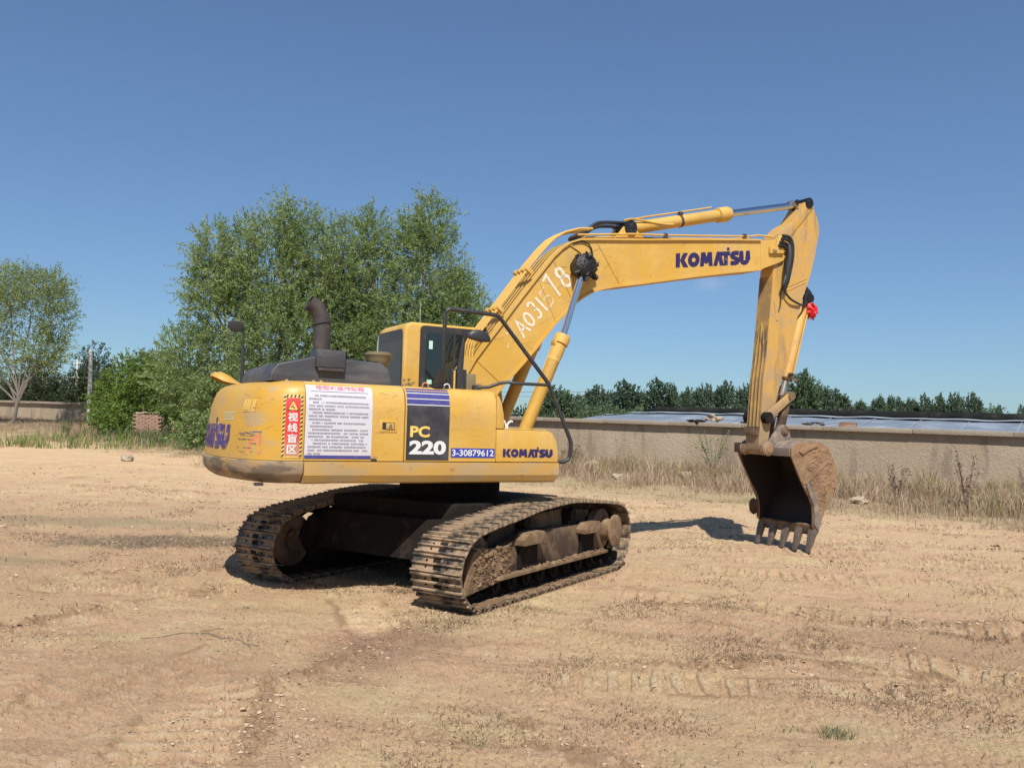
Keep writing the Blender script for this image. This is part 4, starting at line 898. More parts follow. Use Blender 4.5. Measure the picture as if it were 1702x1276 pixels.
B().tube([(1.68, -.17, 4.43), (2.567, -.17, 4.56), (3.18, -.17, 4.625), (4.51, -.17, 4.79), (4.75, -.17, 4.82), (4.936, -.17, 4.86), (5.262, -.17, 4.88)], .0145, 8).build('boom_pipe', 'yellow', boom, smooth=60)
B().tube([(1.68, .05, 4.43), (2.567, .05, 4.56), (3.18, .05, 4.62), (4.51, .05, 4.785), (4.95, .05, 4.86)], .0145, 8).build('boom_pipe', 'yellow', boom, smooth=60)
for x, z in ((3.16, 4.62), (4.66, 4.815)): B().box(x - .03, x + .03, -.19, -.15, z - .05, z + .03).build('pipe_clamp', 'rust_black', boom, bevel=.008)
B().box(2.9, 3.12, -.15, .1, 4.535, 4.56).build('pipe_foot', 'rust_black', boom, bevel=.005)
B().tube([(1.64, -.05, 4.40), (1.87, -.05, 4.52), (1.99, -.05, 4.62), (2.14, -.05, 4.685), (2.50, -.04, 4.73)], .025, 10, sub=4).build('arm_hose', 'rubber', boom, smooth=60)
B().tube([(1.68, .05, 4.40), (1.91, .05, 4.50), (2.04, .05, 4.60), (2.2, .05, 4.66), (2.55, .05, 4.70)], .025, 10, sub=4).build('arm_hose', 'rubber', boom, smooth=60)
B().tube([(1.60, -.197, 4.30), (1.74, -.21, 4.34), (1.85, -.21, 4.30), (1.90, -.21, 4.18), (1.88, -.26, 4.05)], .010, 6, sub=4).build('grease_line', 'rubber', boom)
B().tube([(1.52, -.2, 4.28), (1.70, -.2, 4.20), (1.78, -.21, 4.12)], .010, 6).build('grease_line', 'yellow', boom)
# scratches and rubbed lines in the paint
rd = random.Random(31); scb = MB(); scl = MB()
for k in range(70):
    t_ = rd.random(); i0 = rd.randrange(3, len(UP) - 1); a = Vector(UP[i0]); lo = Vector(LO[max(0, min(len(LO) - 1, int((1 - i0 / len(UP)) * 13)))]); p = a.lerp(lo, rd.uniform(.08, .92)); d = Vector((math.cos(rd.gauss(.35, .6)), math.sin(rd.gauss(.35, .6)))) * rd.uniform(.03, .22); q = p + d; n_ = Vector((-d.y, d.x)).normalized() * rd.uniform(.0012, .0035)
    (scb if rd.random() < .55 else scl).add([(p.x, -.1935, p.y), (q.x, -.1935, q.y), (q.x + n_.x, -.1935, q.y + n_.y), (p.x + n_.x, -.1935, p.y + n_.y)], [(0, 1, 2, 3)])
for mb_, mn_ in ((scb, 'scratch_dark'), (scl, 'scratch_pale')): mb_.build('paint_scratches', mn_, boom, smooth=0, fixn=False)['kind'] = 'stuff'
for par, s0, s1 in ((cw, 2.25, 3.1), (d1, 1.16, 1.48), (d2, .09, .62)):
    scb = MB(); scl = MB()
    for k in range(26):
        s = rd.uniform(s0, s1 - .05); z = rd.uniform(1.48, 2.15); ln = min(rd.uniform(.02, .16), s1 - s); dz = rd.uniform(-.04, .04); th = rd.uniform(.001, .003)
        (scb if rd.random() < .5 else scl).add([skin(s, z, .0035), skin(s + ln, z + dz, .0035), skin(s + ln, z + dz + th, .0035), skin(s, z + th, .0035)], [(0, 1, 2, 3)])
    for mb_, mn_ in ((scb, 'scratch_dark'), (scl, 'scratch_pale')): mb_.build('paint_scratches', mn_, par, smooth=0, fixn=False)['kind'] = 'stuff'
# boom cylinders
def boom_cyl(sg):
    y = sg * .36; p = lambda x, z: (x, y, z); t0, t1 = (1.682, 3.989), (.70, 1.50)
    c_ = B().lathe(p(.887 - .13, 1.874 - .28), p(1.377, 3.036), [(0, .083), (.76, .083), (.765, .088), (.775, .083), (.80, .090), (.90, .090), (.905, .083), (.915, .083), (.92, .104), (.985, .104), (1, .092)], 28).build('boom_cylinder', 'yellow', EX, smooth=40)
    B().cyl(p(1.36, 3.0), p(1.665, 3.945), .044, n=20).build('cylinder_rod', 'chrome', c_)
    B().lathe((1.675, sg * .19, 3.975), (1.675, sg * .47, 3.975), [(0, .12), (.3, .12), (.35, .16), (.8, .165), (.9, .14), (1, .06)], 24).build('rod_eye', 'grease', c_)
    gb = MB(); rd = random.Random(3)
    for k in range(26):
        a = rd.uniform(0, 6.28); rr_ = rd.uniform(.10, .185); gb.blob((1.70 + rr_ * math.cos(a), y + sg * rd.uniform(-.08, .10), 3.975 + rr_ * math.sin(a) * 1.05), (rd.uniform(.02, .05),) * 3, k, .5, 1)
    gb.build('grease_lump', 'grease', c_)['kind'] = 'stuff'
    B().cyl((.72, y - .1, 1.53), (.72, y + .1, 1.53), .10, n=20).build('cylinder_eye', 'yellow', c_)
    B().tube([(1.30, y - sg * .02, 2.93), (1.235, y - sg * .02, 2.90), (1.19, y - sg * .02, 2.80), (.92, y - sg * .02, 2.14), (.80, y - sg * .02, 1.80)], .013, 8).build('cylinder_pipe', 'yellow', c_)
    B().box(1.22, 1.31, y - .05, y + .05, 2.90, 2.955).build('pipe_flange', 'yellow', c_, bevel=.008)
boom_cyl(-1); boom_cyl(1)
# arm cylinder
for y in (-.13, .09): B().prism([(2.28, 4.43), (2.42, 4.60), (2.50, 4.70), (2.60, 4.72), (2.68, 4.64), (2.86, 4.51)], y, y + .04).build('cylinder_lug', 'yellow', boom, bevel=.005)
A0, A1, A2 = Vector((2.57, 0, 4.66)), Vector((4.50, 0, 5.165)), Vector((5.80, 0, 5.485))
ac = B().lathe(A0, A1, [(0, .06), (.03, .088), (.86, .088), (.865, .080), (.875, .080), (.88, .112), (.97, .115), (1, .095)], 28).build('arm_cylinder', 'yellow', EX, smooth=40)
B().cyl(A1 - (A1 - A0) * .02, A2, .054, n=20).build('cylinder_rod', 'chrome', ac)
B().cyl((2.57, -.16, 4.66), (2.57, .16, 4.66), .10, n=18).build('cylinder_pin', 'grease', ac)
B().tube([(2.47, -.10, 4.75), (2.60, -.10, 4.79), (2.73, -.09, 4.80), (3.16, -.09, 4.80), (3.36, -.10, 4.82)], .014, 8, sub=3).build('cylinder_pipe', 'yellow', ac)
B().tube([(2.6, .06, 4.79), (2.95, .06, 4.90), (3.6, .06, 5.07), (4.2, .06, 5.23)], .013, 8, sub=3).build('cylinder_pipe', 'yellow', ac)
q = A0 + (A1 - A0) * .5; B().lathe(q - Vector((.012, 0, .004)), q + Vector((.025, 0, .008)), [(0, .095), (1, .095)], 20).build('cylinder_band', 'rust_black', ac)
bx = B().box(-.03, .03, -.03, .03, -.02, .03).xf(Matrix.Translation(q + Vector((0, -.03, .10)))); bx.build('band_bolt', 'rust_black', ac)
B().blob(A2 + Vector((.02, 0, .02)), (.10, .07, .06), 2, .3).build('rod_clevis', 'steel', ac)
gb = MB()
for k in range(14): gb.blob((5.97 + random.uniform(-.16, .07), random.uniform(-.13, .13), 5.52 + random.uniform(-.10, .06)), (random.uniform(.04, .07),) * 3, k, .5, 1)
gb.cyl((6.03, -.175, 5.53), (6.03, .175, 5.53), .085, n=16); gb.build('rod_pin', 'grease', ac)
# arm
AR = [(5.99, 5.60), (6.06, 5.575), (6.146, 5.484), (6.245, 5.325), (6.29, 5.17), (6.28, 5.05), (6.20, 4.70), (6.125, 4.45), (6.05, 4.25), (5.93, 3.98), (5.76, 3.465), (5.60, 2.98), (5.45, 2.53), (5.33, 2.15), (5.27, 1.90), (5.23, 1.66), (5.18, 1.55), (5.10, 1.53), (5.05, 1.60)]
AL = [(5.045, 1.745), (5.116, 2.676), (5.162, 2.952), (5.235, 3.7), (5.299, 4.362), (5.32, 4.75), (5.361, 4.932), (5.533, 5.087), (5.715, 5.196), (5.86, 5.40)]
arm = B().prism(AR + AL, -.14, .14).build('arm', 'yellow_arm', EX, bevel=.005, seg=1, smooth=20)
B().prism([(6.146, 5.484), (6.06, 5.575), (5.99, 5.60), (5.86, 5.41), (5.715, 5.20), (5.533, 5.09), (5.361, 4.935), (5.40, 4.85), (5.62, 4.92)], -.158, -.139).build('arm_cheek', 'yellow_arm', arm, bevel=.004)
wl = MB().tube([(5.50, -.143, 4.10), (6.02, -.143, 4.32)], .006, 6).tube([(5.50, -.143, 4.04), (6.0, -.143, 4.26)], .006, 6).tube([(5.30, -.143, 3.9), (5.36, -.143, 3.70)], .005, 6)
wl.build('weld_seam', 'yellow_arm', arm)['kind'] = 'stuff'
# worn rear face with three wear bars
rearf = [(5.05, 1.745), (5.116, 2.676), (5.162, 2.952), (5.235, 3.7), (5.29, 4.28)]
strip(rearf, .008, -.139, .139).build('arm_rear_face', 'arm_rear', arm, smooth=20)
def rx(z): return float(np.interp(z, [p[1] for p in rearf], [p[0] for p in rearf]))
for k, y in enumerate((-.085, -.01, .065)):
    top_ = 3.55 - .12 * abs(k - 1); B().tube([(rx(z) - .012, y * (1 if z < 3.1 else max(.25, 1 - (z - 3.1) * 1.4)), z) for z in np.linspace(1.95, top_, 14)], .016, 8).build('wear_bar', 'arm_rear', arm)
B().box(5.0, 5.06, -.135, .13, 1.82, 1.95).build('wear_pad', 'mud_steel', arm, bevel=.012)
# hoses over the boom tip
hb = [(5.38, 4.90), (5.47, 4.905), (5.55, 4.86), (5.59, 4.72), (5.57, 4.50), (5.50, 4.25), (5.47, 4.13)]
for k in range(4): B().tube([(x - .028 * k + (.02 if 0 < i < 6 else 0), -.235 - .012 * (k % 2), z - .055 * k * (i < 4)) for i, (x, z) in enumerate(hb)], .024, 8, sub=4).build('boom_tip_hose', 'rubber', arm)
bd = MB().tube([(5.52, -.24, 4.78), (5.53, -.245, 4.62), (5.50, -.24, 4.40), (5.465, -.235, 4.18), (5.44, -.20, 4.06)], [.035, .062, .066, .05, .03], 12, sub=3); bd.build('hose_sleeve', 'rubber', arm)
B().prism([(5.30, 4.68), (5.41, 4.80), (5.47, 4.88), (5.42, 4.92), (5.31, 4.90), (5.27, 4.72)], -.225, -.192).build('hose_bracket', 'yellow', boom, bevel=.006)
B().tube([(5.46, -.20, 4.12), (5.50, -.20, 4.03), (5.60, -.20, 3.95), (5.72, -.19, 3.91), (5.90, -.16, 3.88), (6.0, -.12, 3.90)], .017, 8, sub=4).build('bucket_hose', 'rubber', arm)
B().tube([(5.43, -.17, 4.08), (5.44, -.155, 3.86), (5.41, -.15, 3.74)], .010, 6, sub=3).build('grease_line', 'black_paint', arm)
B().box(5.36, 5.40, -.15, -.14, 3.60, 3.66).build('line_clip', 'yellow', arm)
# bucket cylinder on the front of the arm
C0, C1, C2 = Vector((6.13, 0, 4.02)), Vector((5.735, 0, 2.70)), Vector((5.655, 0, 2.44))
bc = B().lathe(C0, C1, [(0, .06), (.04, .085), (.90, .085), (.905, .095), (.98, .095), (1, .07)], 24).build('bucket_cylinder', 'yellow_arm', EX, smooth=40)
B().cyl(C1, C2, .045, n=16).build('cylinder_rod', 'steel', bc)
B().cyl(C0 + Vector((0, -.13, 0)), C0 + Vector((0, .13, 0)), .075, n=16).build('cylinder_pin', 'grease', bc)
B().prism([(5.98, 3.86), (6.17, 3.98), (6.16, 4.12), (6.05, 4.20)], -.12, -.09).prism([(5.98, 3.86), (6.17, 3.98), (6.16, 4.12), (6.05, 4.20)], .09, .12).build('cylinder_bracket', 'rubber', bc, bevel=.006)
B().tube([(6.10, -.10, 3.80), (6.02, -.10, 3.55), (5.90, -.10, 3.15), (5.80, -.10, 2.80)], .014, 8).build('cylinder_pipe', 'yellow_arm', bc)
gb = MB()
for k in range(8): gb.blob((5.74 + random.uniform(-.06, .10), -.10 + random.uniform(-.03, .04), 2.74 + random.uniform(-.07, .05)), (.03, .03, .03), k, .5, 1)
gb.build('cylinder_gland', 'mud_steel', bc)
# links
P1, P2, P3, P4 = (5.158, 2.086), (5.646, 2.437), (5.497, 1.893), (5.137, 1.614)
def bar2(a, b, w0, w1, y0, y1):
    a, b = Vector(a), Vector(b); d = (b - a).normalized(); n = Vector((-d.y, d.x)); pts = [a - d * w0 * .6 - n * w0 * .6, a - d * w0 * .6 + n * w0 * .6, a + n * w0, b + n * w1, b + d * w1 * .6 + n * w1 * .6, b + d * w1 * .6 - n * w1 * .6, b - n * w1, a - n * w0]
    return B().prism([(p.x, p.y) for p in pts], y0, y1)
for sg in (-1, 1):
    lk = bar2(P1, P2, .07, .06, sg * .165, sg * .205).build('guide_link', 'yellow_arm', EX, bevel=.008)
    B().cyl((P1[0], sg * .14, P1[1]), (P1[0], sg * .235, P1[1]), .088, n=20).build('link_boss', 'mud_shade_dark', lk)
    B().cyl((P2[0], sg * .12, P2[1]), (P2[0], sg * .225, P2[1]), .068, n=20).build('link_boss', 'mud_steel', lk)
    bar2(P2, P3, .06, .07, sg * .075, sg * .155).build('bucket_link', 'mud_steel', EX, bevel=.01)
# bucket
TOP = [(5.279, 1.52), (5.283, 1.636), (5.385, 1.715), (5.60, 1.735), (5.843, 1.73), (5.97, 1.705), (6.068, 1.656), (6.13, 1.57), (6.18, 1.482), (6.245, 1.38), (6.272, 1.29), (6.265, 1.19), (6.235, 1.09), (6.17, .97), (6.08, .858), (6.02, .73), (5.966, .605), (5.90, .48), (5.828, .352)]
OPEN = [(5.749, .47), (5.752, .62), (5.737, .773), (5.67, .90), (5.582, 1.014), (5.48, 1.17), (5.389, 1.324)]
bk = MB().prism(TOP + OPEN, -.565, -.535).prism(TOP + OPEN, .535, .565)
bucket = bk.build('bucket', 'bucket_mud', EX, bevel=.004, seg=1, smooth=20)
def shell(path, th, y0, y1): return strip(path, th, y0, y1)
shell([(x - .0 + (.0), z) for x, z in TOP[2:]], .03, -.534, .534).build('bucket_shell', 'bucket_steel', bucket, smooth=40)
inn = [(x + (5.75 - x) * .035, z + (1.05 - z) * .035) for x, z in TOP[2:]]
for sg in (-1, 1): B().prism([(x + (5.75 - x) * .02, z + (1.05 - z) * .02) for x, z in TOP[1:] + OPEN], sg * .526, sg * .5345).build('cheek_shade_sheet', 'bucket_shade', bucket, smooth=0)  # dark sheet added inside each cheek, painted shade of the bucket mouth
shell(inn, .012, -.533, .533).build('bucket_shade_sheet', 'bucket_shade', bucket, smooth=40)  # same painted shade along the inside of the shell
B().prism([(5.265, 1.515), (5.265, 1.64), (5.375, 1.728), (5.42, 1.72), (5.36, 1.60), (5.34, 1.515)], -.53, .53).build('top_beam', 'bucket_steel', bucket, bevel=.01)
B().box(5.20, 5.30, .40, .56, 1.535, 1.69).build('beam_block', 'mud_steel', bucket, bevel=.015)
for sg in (-1, 1):
    B().prism([(5.04, 1.56), (5.04, 1.67), (5.11, 1.72), (5.20, 1.74), (5.40, 1.97), (5.49, 1.99), (5.58, 1.95), (5.66, 1.74), (5.40, 1.70), (5.24, 1.52), (5.10, 1.515)], sg * .17, sg * .215).build('bucket_ear', 'bucket_steel', bucket, bevel=.01)
    be = B().lathe((P4[0], sg * .14, P4[1]), (P4[0], sg * .275, P4[1]), [(0, .098), (.85, .098), (.9, .09), (.92, .06), (1, .055)], 22).build('pin_boss', 'bucket_mud', bucket)
    B().lathe((P3[0], sg * .15, P3[1]), (P3[0], sg * .25, P3[1]), [(0, .075), (.8, .075), (.85, .05), (1, .045)], 20).build('pin_boss', 'mud_steel', bucket)
    B().tube([(P4[0] + .101 * math.cos(a), sg * .24, P4[1] + .101 * math.sin(a)) for a in np.linspace(0, 6.283, 25)], .009, 6).build('pin_seal', 'yellow_arm', bucket)
# side wear plates and mud on the near cheek
wp = [(5.828, .40), (5.90, .50), (5.83, .78), (5.70, 1.02), (5.60, 1.14), (5.585, 1.06), (5.73, .80), (5.755, .62), (5.745, .50)]
B().prism(wp, -.595, -.564).build('side_cutter', 'bucket_steel', bucket, bevel=.008)
B().prism(wp, .564, .60).build('side_cutter', 'mud_steel', bucket, bevel=.008)
B().blob((5.70, .62, .66), (.10, .05, .13), 3, .25).build('cutter_knob', 'mud_steel', bucket)
B().prism([(5.43, 1.585), (5.50, 1.66), (5.80, 1.715), (5.83, 1.67), (5.66, 1.62), (5.50, 1.54)], -.588, -.562).build('cheek_rib', 'bucket_mud', bucket, bevel=.008)
B().prism([(5.55, 1.10), (5.66, 1.22), (6.03, 1.46), (6.07, 1.44), (5.70, 1.17)], -.582, -.562).build('cheek_rib', 'bucket_mud', bucket, bevel=.006)
mdm = MB(); rd = random.Random(12)
for k in range(150):
    x = rd.uniform(5.55, 6.22); z = rd.uniform(.7, 1.66)
    if not (z < 1.70 - .0 and x > 5.50 + (1.35 - z) * .25 + .12 and x < float(np.interp(z, [.352, .605, .858, 1.09, 1.31, 1.482, 1.656], [5.80, 5.93, 6.05, 6.20, 6.24, 6.13, 6.02]))): continue
    r_ = rd.uniform(.012, .04); mdm.blob((x, -.566, z), (r_ * 1.5, .010, r_ * .8), k, .5, 1)
mdm.build('mud_cake', 'bucket_mud', bucket)['kind'] = 'stuff'
B().prism([(5.80, .33), (5.86, .36), (5.82, .50), (5.765, .48)], -.55, .55).build('cutting_edge', 'mud_steel', bucket, bevel=.006)
for k, y in enumerate((-.52, -.26, 0, .26, .52)):
    tx_ = lambda x, z, k=k: (x - .0 * k, z)
    tt = MB(); secs = [((5.83, .45), .058, .060), ((5.79, .34), .060, .055), ((5.775, .33), .052, .050), ((5.735, .20), .046, .036), ((5.69, .085), .034, .012)]
    vs = []
    for (x, z), hy, ht in secs: vs += [(x - ht * .95, y - hy, z - ht * .3), (x - ht * .95, y + hy, z - ht * .3), (x + ht * .95, y + hy, z + ht * .3), (x + ht * .95, y - hy, z + ht * .3)]
    fs = [(i * 4 + j, i * 4 + (j + 1) % 4, i * 4 + 4 + (j + 1) % 4, i * 4 + 4 + j) for i in range(4) for j in range(4)] + [(3, 2, 1, 0), (16, 17, 18, 19)]
    tt.add(vs, fs).build('tooth', 'tooth_steel', bucket, bevel=.006)

# ---- undercarriage (turned against the upper structure)
TR = Matrix.Rotation(TH - PSI, 4, 'Z')
def tb_(mb): return mb.xf(TR)
cb = tb_(B().box(-1.0, 1.0, -1.0, 1.0, .40, .98)); cb.build('car_body', 'mud_shade_dark', EX, bevel=.03)
for xx in (-.85, .85): tb_(B().prism([(xx - .4, .36), (xx + .4, .36), (xx + .3, .80), (xx - .3, .80)], -1.12, 1.12)).build('cross_leg', 'mud_shade_dark', EX, bevel=.03)
LOOP = [(-1.62, .02), (-1.2, .012), (-.6, .012), (0, .012), (.6, .012), (1.2, .012), (1.66, .03), (1.88, .14), (2.01, .30), (2.045, .48), (2.0, .67), (1.88, .81), (1.70, .885), (1.40, .925), (1.05, .955), (.46, .997), (.1, .995), (-.4, .964), (-.71, .925), (-.96, .892), (-1.37, .842), (-1.585, .805), (-1.77, .74), (-1.90, .62), (-1.97, .47), (-1.965, .31), (-1.88, .16), (-1.76, .08)]
def closed_path(P, m=600):
    Q = []; n = len(P)
    for i in range(n):
        a, b, c_, d = [np.array(P[(i + k) % n]) for k in (-1, 0, 1, 2)]
        for k in range(20):
            t_ = k / 20; Q.append(.5 * ((2 * b) + (c_ - a) * t_ + (2 * a - 5 * b + 4 * c_ - d) * t_ ** 2 + (3 * b - a - 3 * c_ + d) * t_ ** 3))
    Q = np.array(Q); sl = np.r_[0, np.cumsum(np.hypot(*(np.roll(Q, -1, 0) - Q).T))]
    Q = np.vstack([Q, Q[:1]]); return sl, Q
SL, PQ = closed_path(LOOP); NS = 47; PITCH_S = SL[-1] / NS
def at(s): s = s % SL[-1]; return np.array([np.interp(s, SL, PQ[:, 0]), np.interp(s, SL, PQ[:, 1])])
hp_ = PITCH_S / 2
shoe = MB().box(-hp_ * .93, hp_ * .90, -.30, .30, -.040, -.028)
for gx in (-.62, .0, .62): shoe.prism([(gx * hp_ * 1.3 - .013, -.029), (gx * hp_ * 1.3 + .013, -.029), (gx * hp_ * 1.3 + .007, .0), (gx * hp_ * 1.3 - .007, .0)], -.299, .299)
hol = MB().box(-hp_ * .62, -hp_ * .08, -.055, .035, -.0285, -.0255).box(hp_ * .10, hp_ * .60, -.04, .05, -.0285, -.0255)  # small dark plates stand in for the shaded relief holes
for yy in (-.13, .12):
    for xx in (-.5, .5): hol.cyl((hp_ * xx * .64, yy, -.03), (hp_ * xx * .64, yy, -.018), .011, n=6)
SHOE = multi('track_shoe', [(shoe, 'shoe_steel'), (hol, 'mud_shade_dark')], smooth=30)
for side in (-1, 1):
    yc = side * 1.266
    # chain
    ch_ = MB(); M_ = 94; vs = []
    for i in range(M_):
        s = SL[-1] * i / M_; p = at(s); d = at(s + .02) - at(s - .02); d /= np.hypot(*d); n = np.array([d[1], -d[0]])     # outward for a loop run this way
        a = p - n * .05; b_ = p - n * (.135 if i % 2 else .105)
        vs += [(a[0], yc - .09, a[1]), (a[0], yc + .09, a[1]), (b_[0], yc + .09, b_[1]), (b_[0], yc - .09, b_[1])]
    fs = [((i * 4 + j), (i * 4 + (j + 1) % 4), ((i + 1) % M_ * 4 + (j + 1) % 4), ((i + 1) % M_ * 4 + j)) for i in range(M_) for j in range(4)]
    chain = tb_(ch_.add(vs, fs)).build('track_chain', 'mud_shade_dark', EX, smooth=0)
    rd = random.Random(5 + side)
    for i in range(NS):
        s = (i + .5) * PITCH_S; p = at(s); d = at(s + .05) - at(s - .05); ang = math.atan2(d[1], d[0])
        # local x along path, z outward (path runs anticlockwise seen from -y: outward is to the right of travel)
        M4 = TR @ Matrix.Translation((p[0], yc + rd.uniform(-.003, .003), p[1])) @ Matrix.Rotation(-ang, 4, 'Y') @ Matrix.Rotation(math.pi, 4, 'X') @ Matrix.Rotation(R(rd.uniform(-.8, .8)), 4, 'Y')
        so = link('track_shoe', SHOE, chain); so.matrix_local = M4
    fr = tb_(B().prism([(-1.15, .30), (1.42, .30), (1.42, .62), (1.2, .66), (-.55, .69), (-.95, .60), (-1.3, .50)], yc - .17, yc + .17)).build('track_frame', 'mud_steel', EX, bevel=.01)
    tb_(B().prism([(-1.20, .262), (1.40, .262), (1.41, .300), (-1.18, .300)], yc + side * .165, yc + side * .262)).build('frame_ledge', 'mud', fr, bevel=.006)
    for x0, x1, z1 in ((-.80, -.30, .685), (.66, 1.13, .675)):
        gpoly = [(x0, z1 - .11), (x1, z1 - .11), (x1 + .02, z1 - .05), (x1 - .09, z1 + .02), (x0 + .10, z1 + .02), (x0 - .01, z1 - .05)]
        tb_(B().prism(gpoly, yc + side * .172, yc + side * .31)).build('frame_step', 'mud', fr, bevel=.006)
        tb_(B().box(x0 + .07, x1 - .03, min(yc + side * .172, yc + side * .20), max(yc + side * .172, yc + side * .20), .32, z1 - .112)).build('step_shade', 'mud_shade_dark', fr)  # dark box stands in for the shaded hollow below the step
    tb_(B().prism([(-1.25, .22), (1.62, .22), (1.72, .55), (1.55, .84), (.6, .90), (-.6, .86), (-1.3, .72), (-1.45, .5)], yc - side * .20, yc - side * .17)).build('inner_plate', 'mud_shade_dark', fr)  # closes the sunlit gap behind the frame, shade put into its colour
    tb_(B().prism([(-1.2, .55), (1.45, .55), (1.35, .80), (.5, .86), (-.3, .83), (-1.0, .74)], yc - .02, yc + .02)).build('frame_web', 'mud_steel', fr)
    tb_(B().cyl((-1.50, yc - .12, .46), (-1.50, yc + .12, .46), .30, n=32).cyl((-1.50, yc - .17, .46), (-1.50, yc + .17, .46), .12, n=20)).build('idler_wheel', 'mud_steel', EX)
    tb_(B().prism([(-1.74, .17), (-1.70, .46), (-1.60, .58), (-1.45, .63), (-1.22, .58), (-.95, .60), (-.80, .42), (-.95, .25)], yc + side * .12, yc + side * .20)).build('idler_guard', 'mud', fr, bevel=.015)
    sp = MB(); tn = 18; pts = []
    for k in range(tn * 4):
        a = 2 * math.pi * k / (tn * 4); r_ = .37 if k % 4 in (1, 2) else .32; pts.append((1.53 + r_ * math.cos(a), .505 + r_ * math.sin(a)))
    spr = tb_(sp.prism(pts, yc - .04, yc + .04)).build('drive_sprocket', 'mud_shade_dark', EX)
    tb_(B().lathe((1.46, yc + side * .04, .545), (1.46, yc + side * .36, .545), [(0, .27), (.28, .26), (.36, .15), (.82, .13), (.85, .20), (.92, .20), (.97, .16), (1, .08)], 36)).build('final_drive', 'mud', EX, smooth=35)
    for x in np.linspace(-1.08, 1.12, 8):
        tb_(B().cyl((x, yc - .14, .185), (x, yc + .14, .185), .090, n=18).cyl((x, yc - .17, .185), (x, yc + .17, .185), .042, n=12)).build('track_roller', 'mud_shade_dark', EX)
    for x in (-.48, .62): tb_(B().cyl((x, yc - .15, .79), (x, yc + .15, .79), .075, n=16).box(x - .05, x + .05, yc - .05, yc + .05, .66, .80)).build('carrier_roller', 'mud_shade_dark', EX)
    mm = MB(); rd = random.Random(20 + side)
    for k in range(200):
        x = rd.uniform(-1.62, -.9); z = rd.uniform(.24, .60)
        if x < -1.5 and z > .5: continue
        r_ = rd.uniform(.008, .022) * (1.5 if rd.random() < .15 else 1); mm.blob((x, yc + side * (.198 + rd.uniform(0, .012)), z), (r_ * 1.3, r_ * .7, r_ * .9), k, .6, 1)
    for k in range(60):
        x = rd.uniform(-1.0, 1.38); mm.blob((x, yc + side * rd.uniform(.18, .25), .305), (rd.uniform(.02, .06), .02, rd.uniform(.008, .025)), k, .5, 1)
    for k in range(160):
        x = rd.uniform(-1.7, 1.8); mm.blob((x, yc + side * rd.uniform(.12, .275), .052), (rd.uniform(.04, .11), rd.uniform(.02, .045), rd.uniform(.008, .018)), k, .5, 1)
    tb_(mm).build('packed_mud', 'mud', fr)['kind'] = 'stuff'
rk = tb_(B().blob((-.62, -.83, .86), (.16, .12, .09), 6, .3)); 
tag(rk.build('mud_clod', 'mud', None), 'pale dry clod of mud lodged on the inner edge of the near track', 'clod').matrix_world = Matrix.Translation(ORG) @ Matrix.Rotation(PSI, 4, 'Z')

# ---- red cloth tied to the arm
rb = MB(); rd = random.Random(2); cpos = Vector((6.16, -.12, 3.82))
for k in range(110):
    a = Vector((rd.gauss(0, 1), rd.gauss(0, 1), rd.gauss(0, 1.1))).normalized(); ln = rd.uniform(.05, .13); t_ = a.cross(Vector((rd.random(), rd.random(), rd.random()))).normalized()
    w_ = rd.uniform(.012, .03); P = []
    for i in range(5):
        f_ = i / 4; c_ = cpos + Vector((a.x * .75, a.y * .8, a.z * 1.15)) * (.95 * ln * math.sin(f_ * 2.2)) + t_ * (.05 * (f_ - .5)) + Vector((0, 0, -.02 * f_)); P += [c_ + t_.cross(a) * w_, c_ - t_.cross(a) * w_ + a * .01]
    rb.add(P, [(2 * i, 2 * i + 1, 2 * i + 3, 2 * i + 2) for i in range(4)])
rb.blob(tuple(cpos), (.085, .08, .13), 5, .6, 2)
rbo = tag(rb.build('red_ribbon', 'ribbon_red', None, fixn=False, smooth=60), 'crumpled red cloth rosette tied to the front of the excavator arm', 'ribbon')
rbo.matrix_world = Matrix.Translation(ORG) @ Matrix.Rotation(PSI, 4, 'Z')
# ------------------------------------------------------------------ trees and bushes
def leaf_cloud(P, D, ln, wd, jitter=.9):
    n = len(P); A = D + rng.normal(0, jitter, (n, 3)) * .6; A /= np.linalg.norm(A, axis=1, keepdims=True) + 1e-9
    Q = np.cross(A, rng.normal(0, 1, (n, 3))); Q /= np.linalg.norm(Q, axis=1, keepdims=True) + 1e-9
    l = (ln * rng.uniform(.6, 1.3, n))[:, None]; w_ = (wd * rng.uniform(.7, 1.3, n))[:, None]
    V = np.stack([P, P + A * l * .5 + Q * w_ * .5, P + A * l, P + A * l * .5 - Q * w_ * .5], 1).reshape(-1, 3)
    F = np.arange(4 * n).reshape(-1, 4); return V, F
def shoots(lobes, per, nl, L_, up=.6, droop=.25, shell=.35):
    Ps, Ds = [], []
    vol = np.array([l[3] * l[4] * l[5] for l in lobes]) ** (2 / 3); vol = vol / vol.sum()
    for lb, f_ in zip(lobes, vol):
        k = max(4, int(per * f_)); u = rng.normal(0, 1, (k, 3)); u /= np.linalg.norm(u, axis=1, keepdims=True)
        r_ = rng.uniform(0, 1, k)[:, None] ** shell; c_ = np.array(lb[:3]); rad = np.array(lb[3:6])
        p0 = c_ + u * rad * r_ * .93
        d = u * .75 + np.array([0, 0, up]) + rng.normal(0, .35, (k, 3)); d /= np.linalg.norm(d, axis=1, keepdims=True)
        ll = L_ * rng.uniform(.5, 1.3, k)[:, None]
        for i in range(nl):
            t_ = (i + rng.uniform(0, 1, (k, 1))) / nl
            p = p0 + d * ll * t_ + np.array([0, 0, -1]) * droop * ll * t_ ** 2 + rng.normal(0, .035 * L_, (k, 3))
            Ps.append(p); Ds.append(d + np.array([0, 0, -droop * 2]) * t_)
    return np.vstack(Ps), np.vstack(Ds)
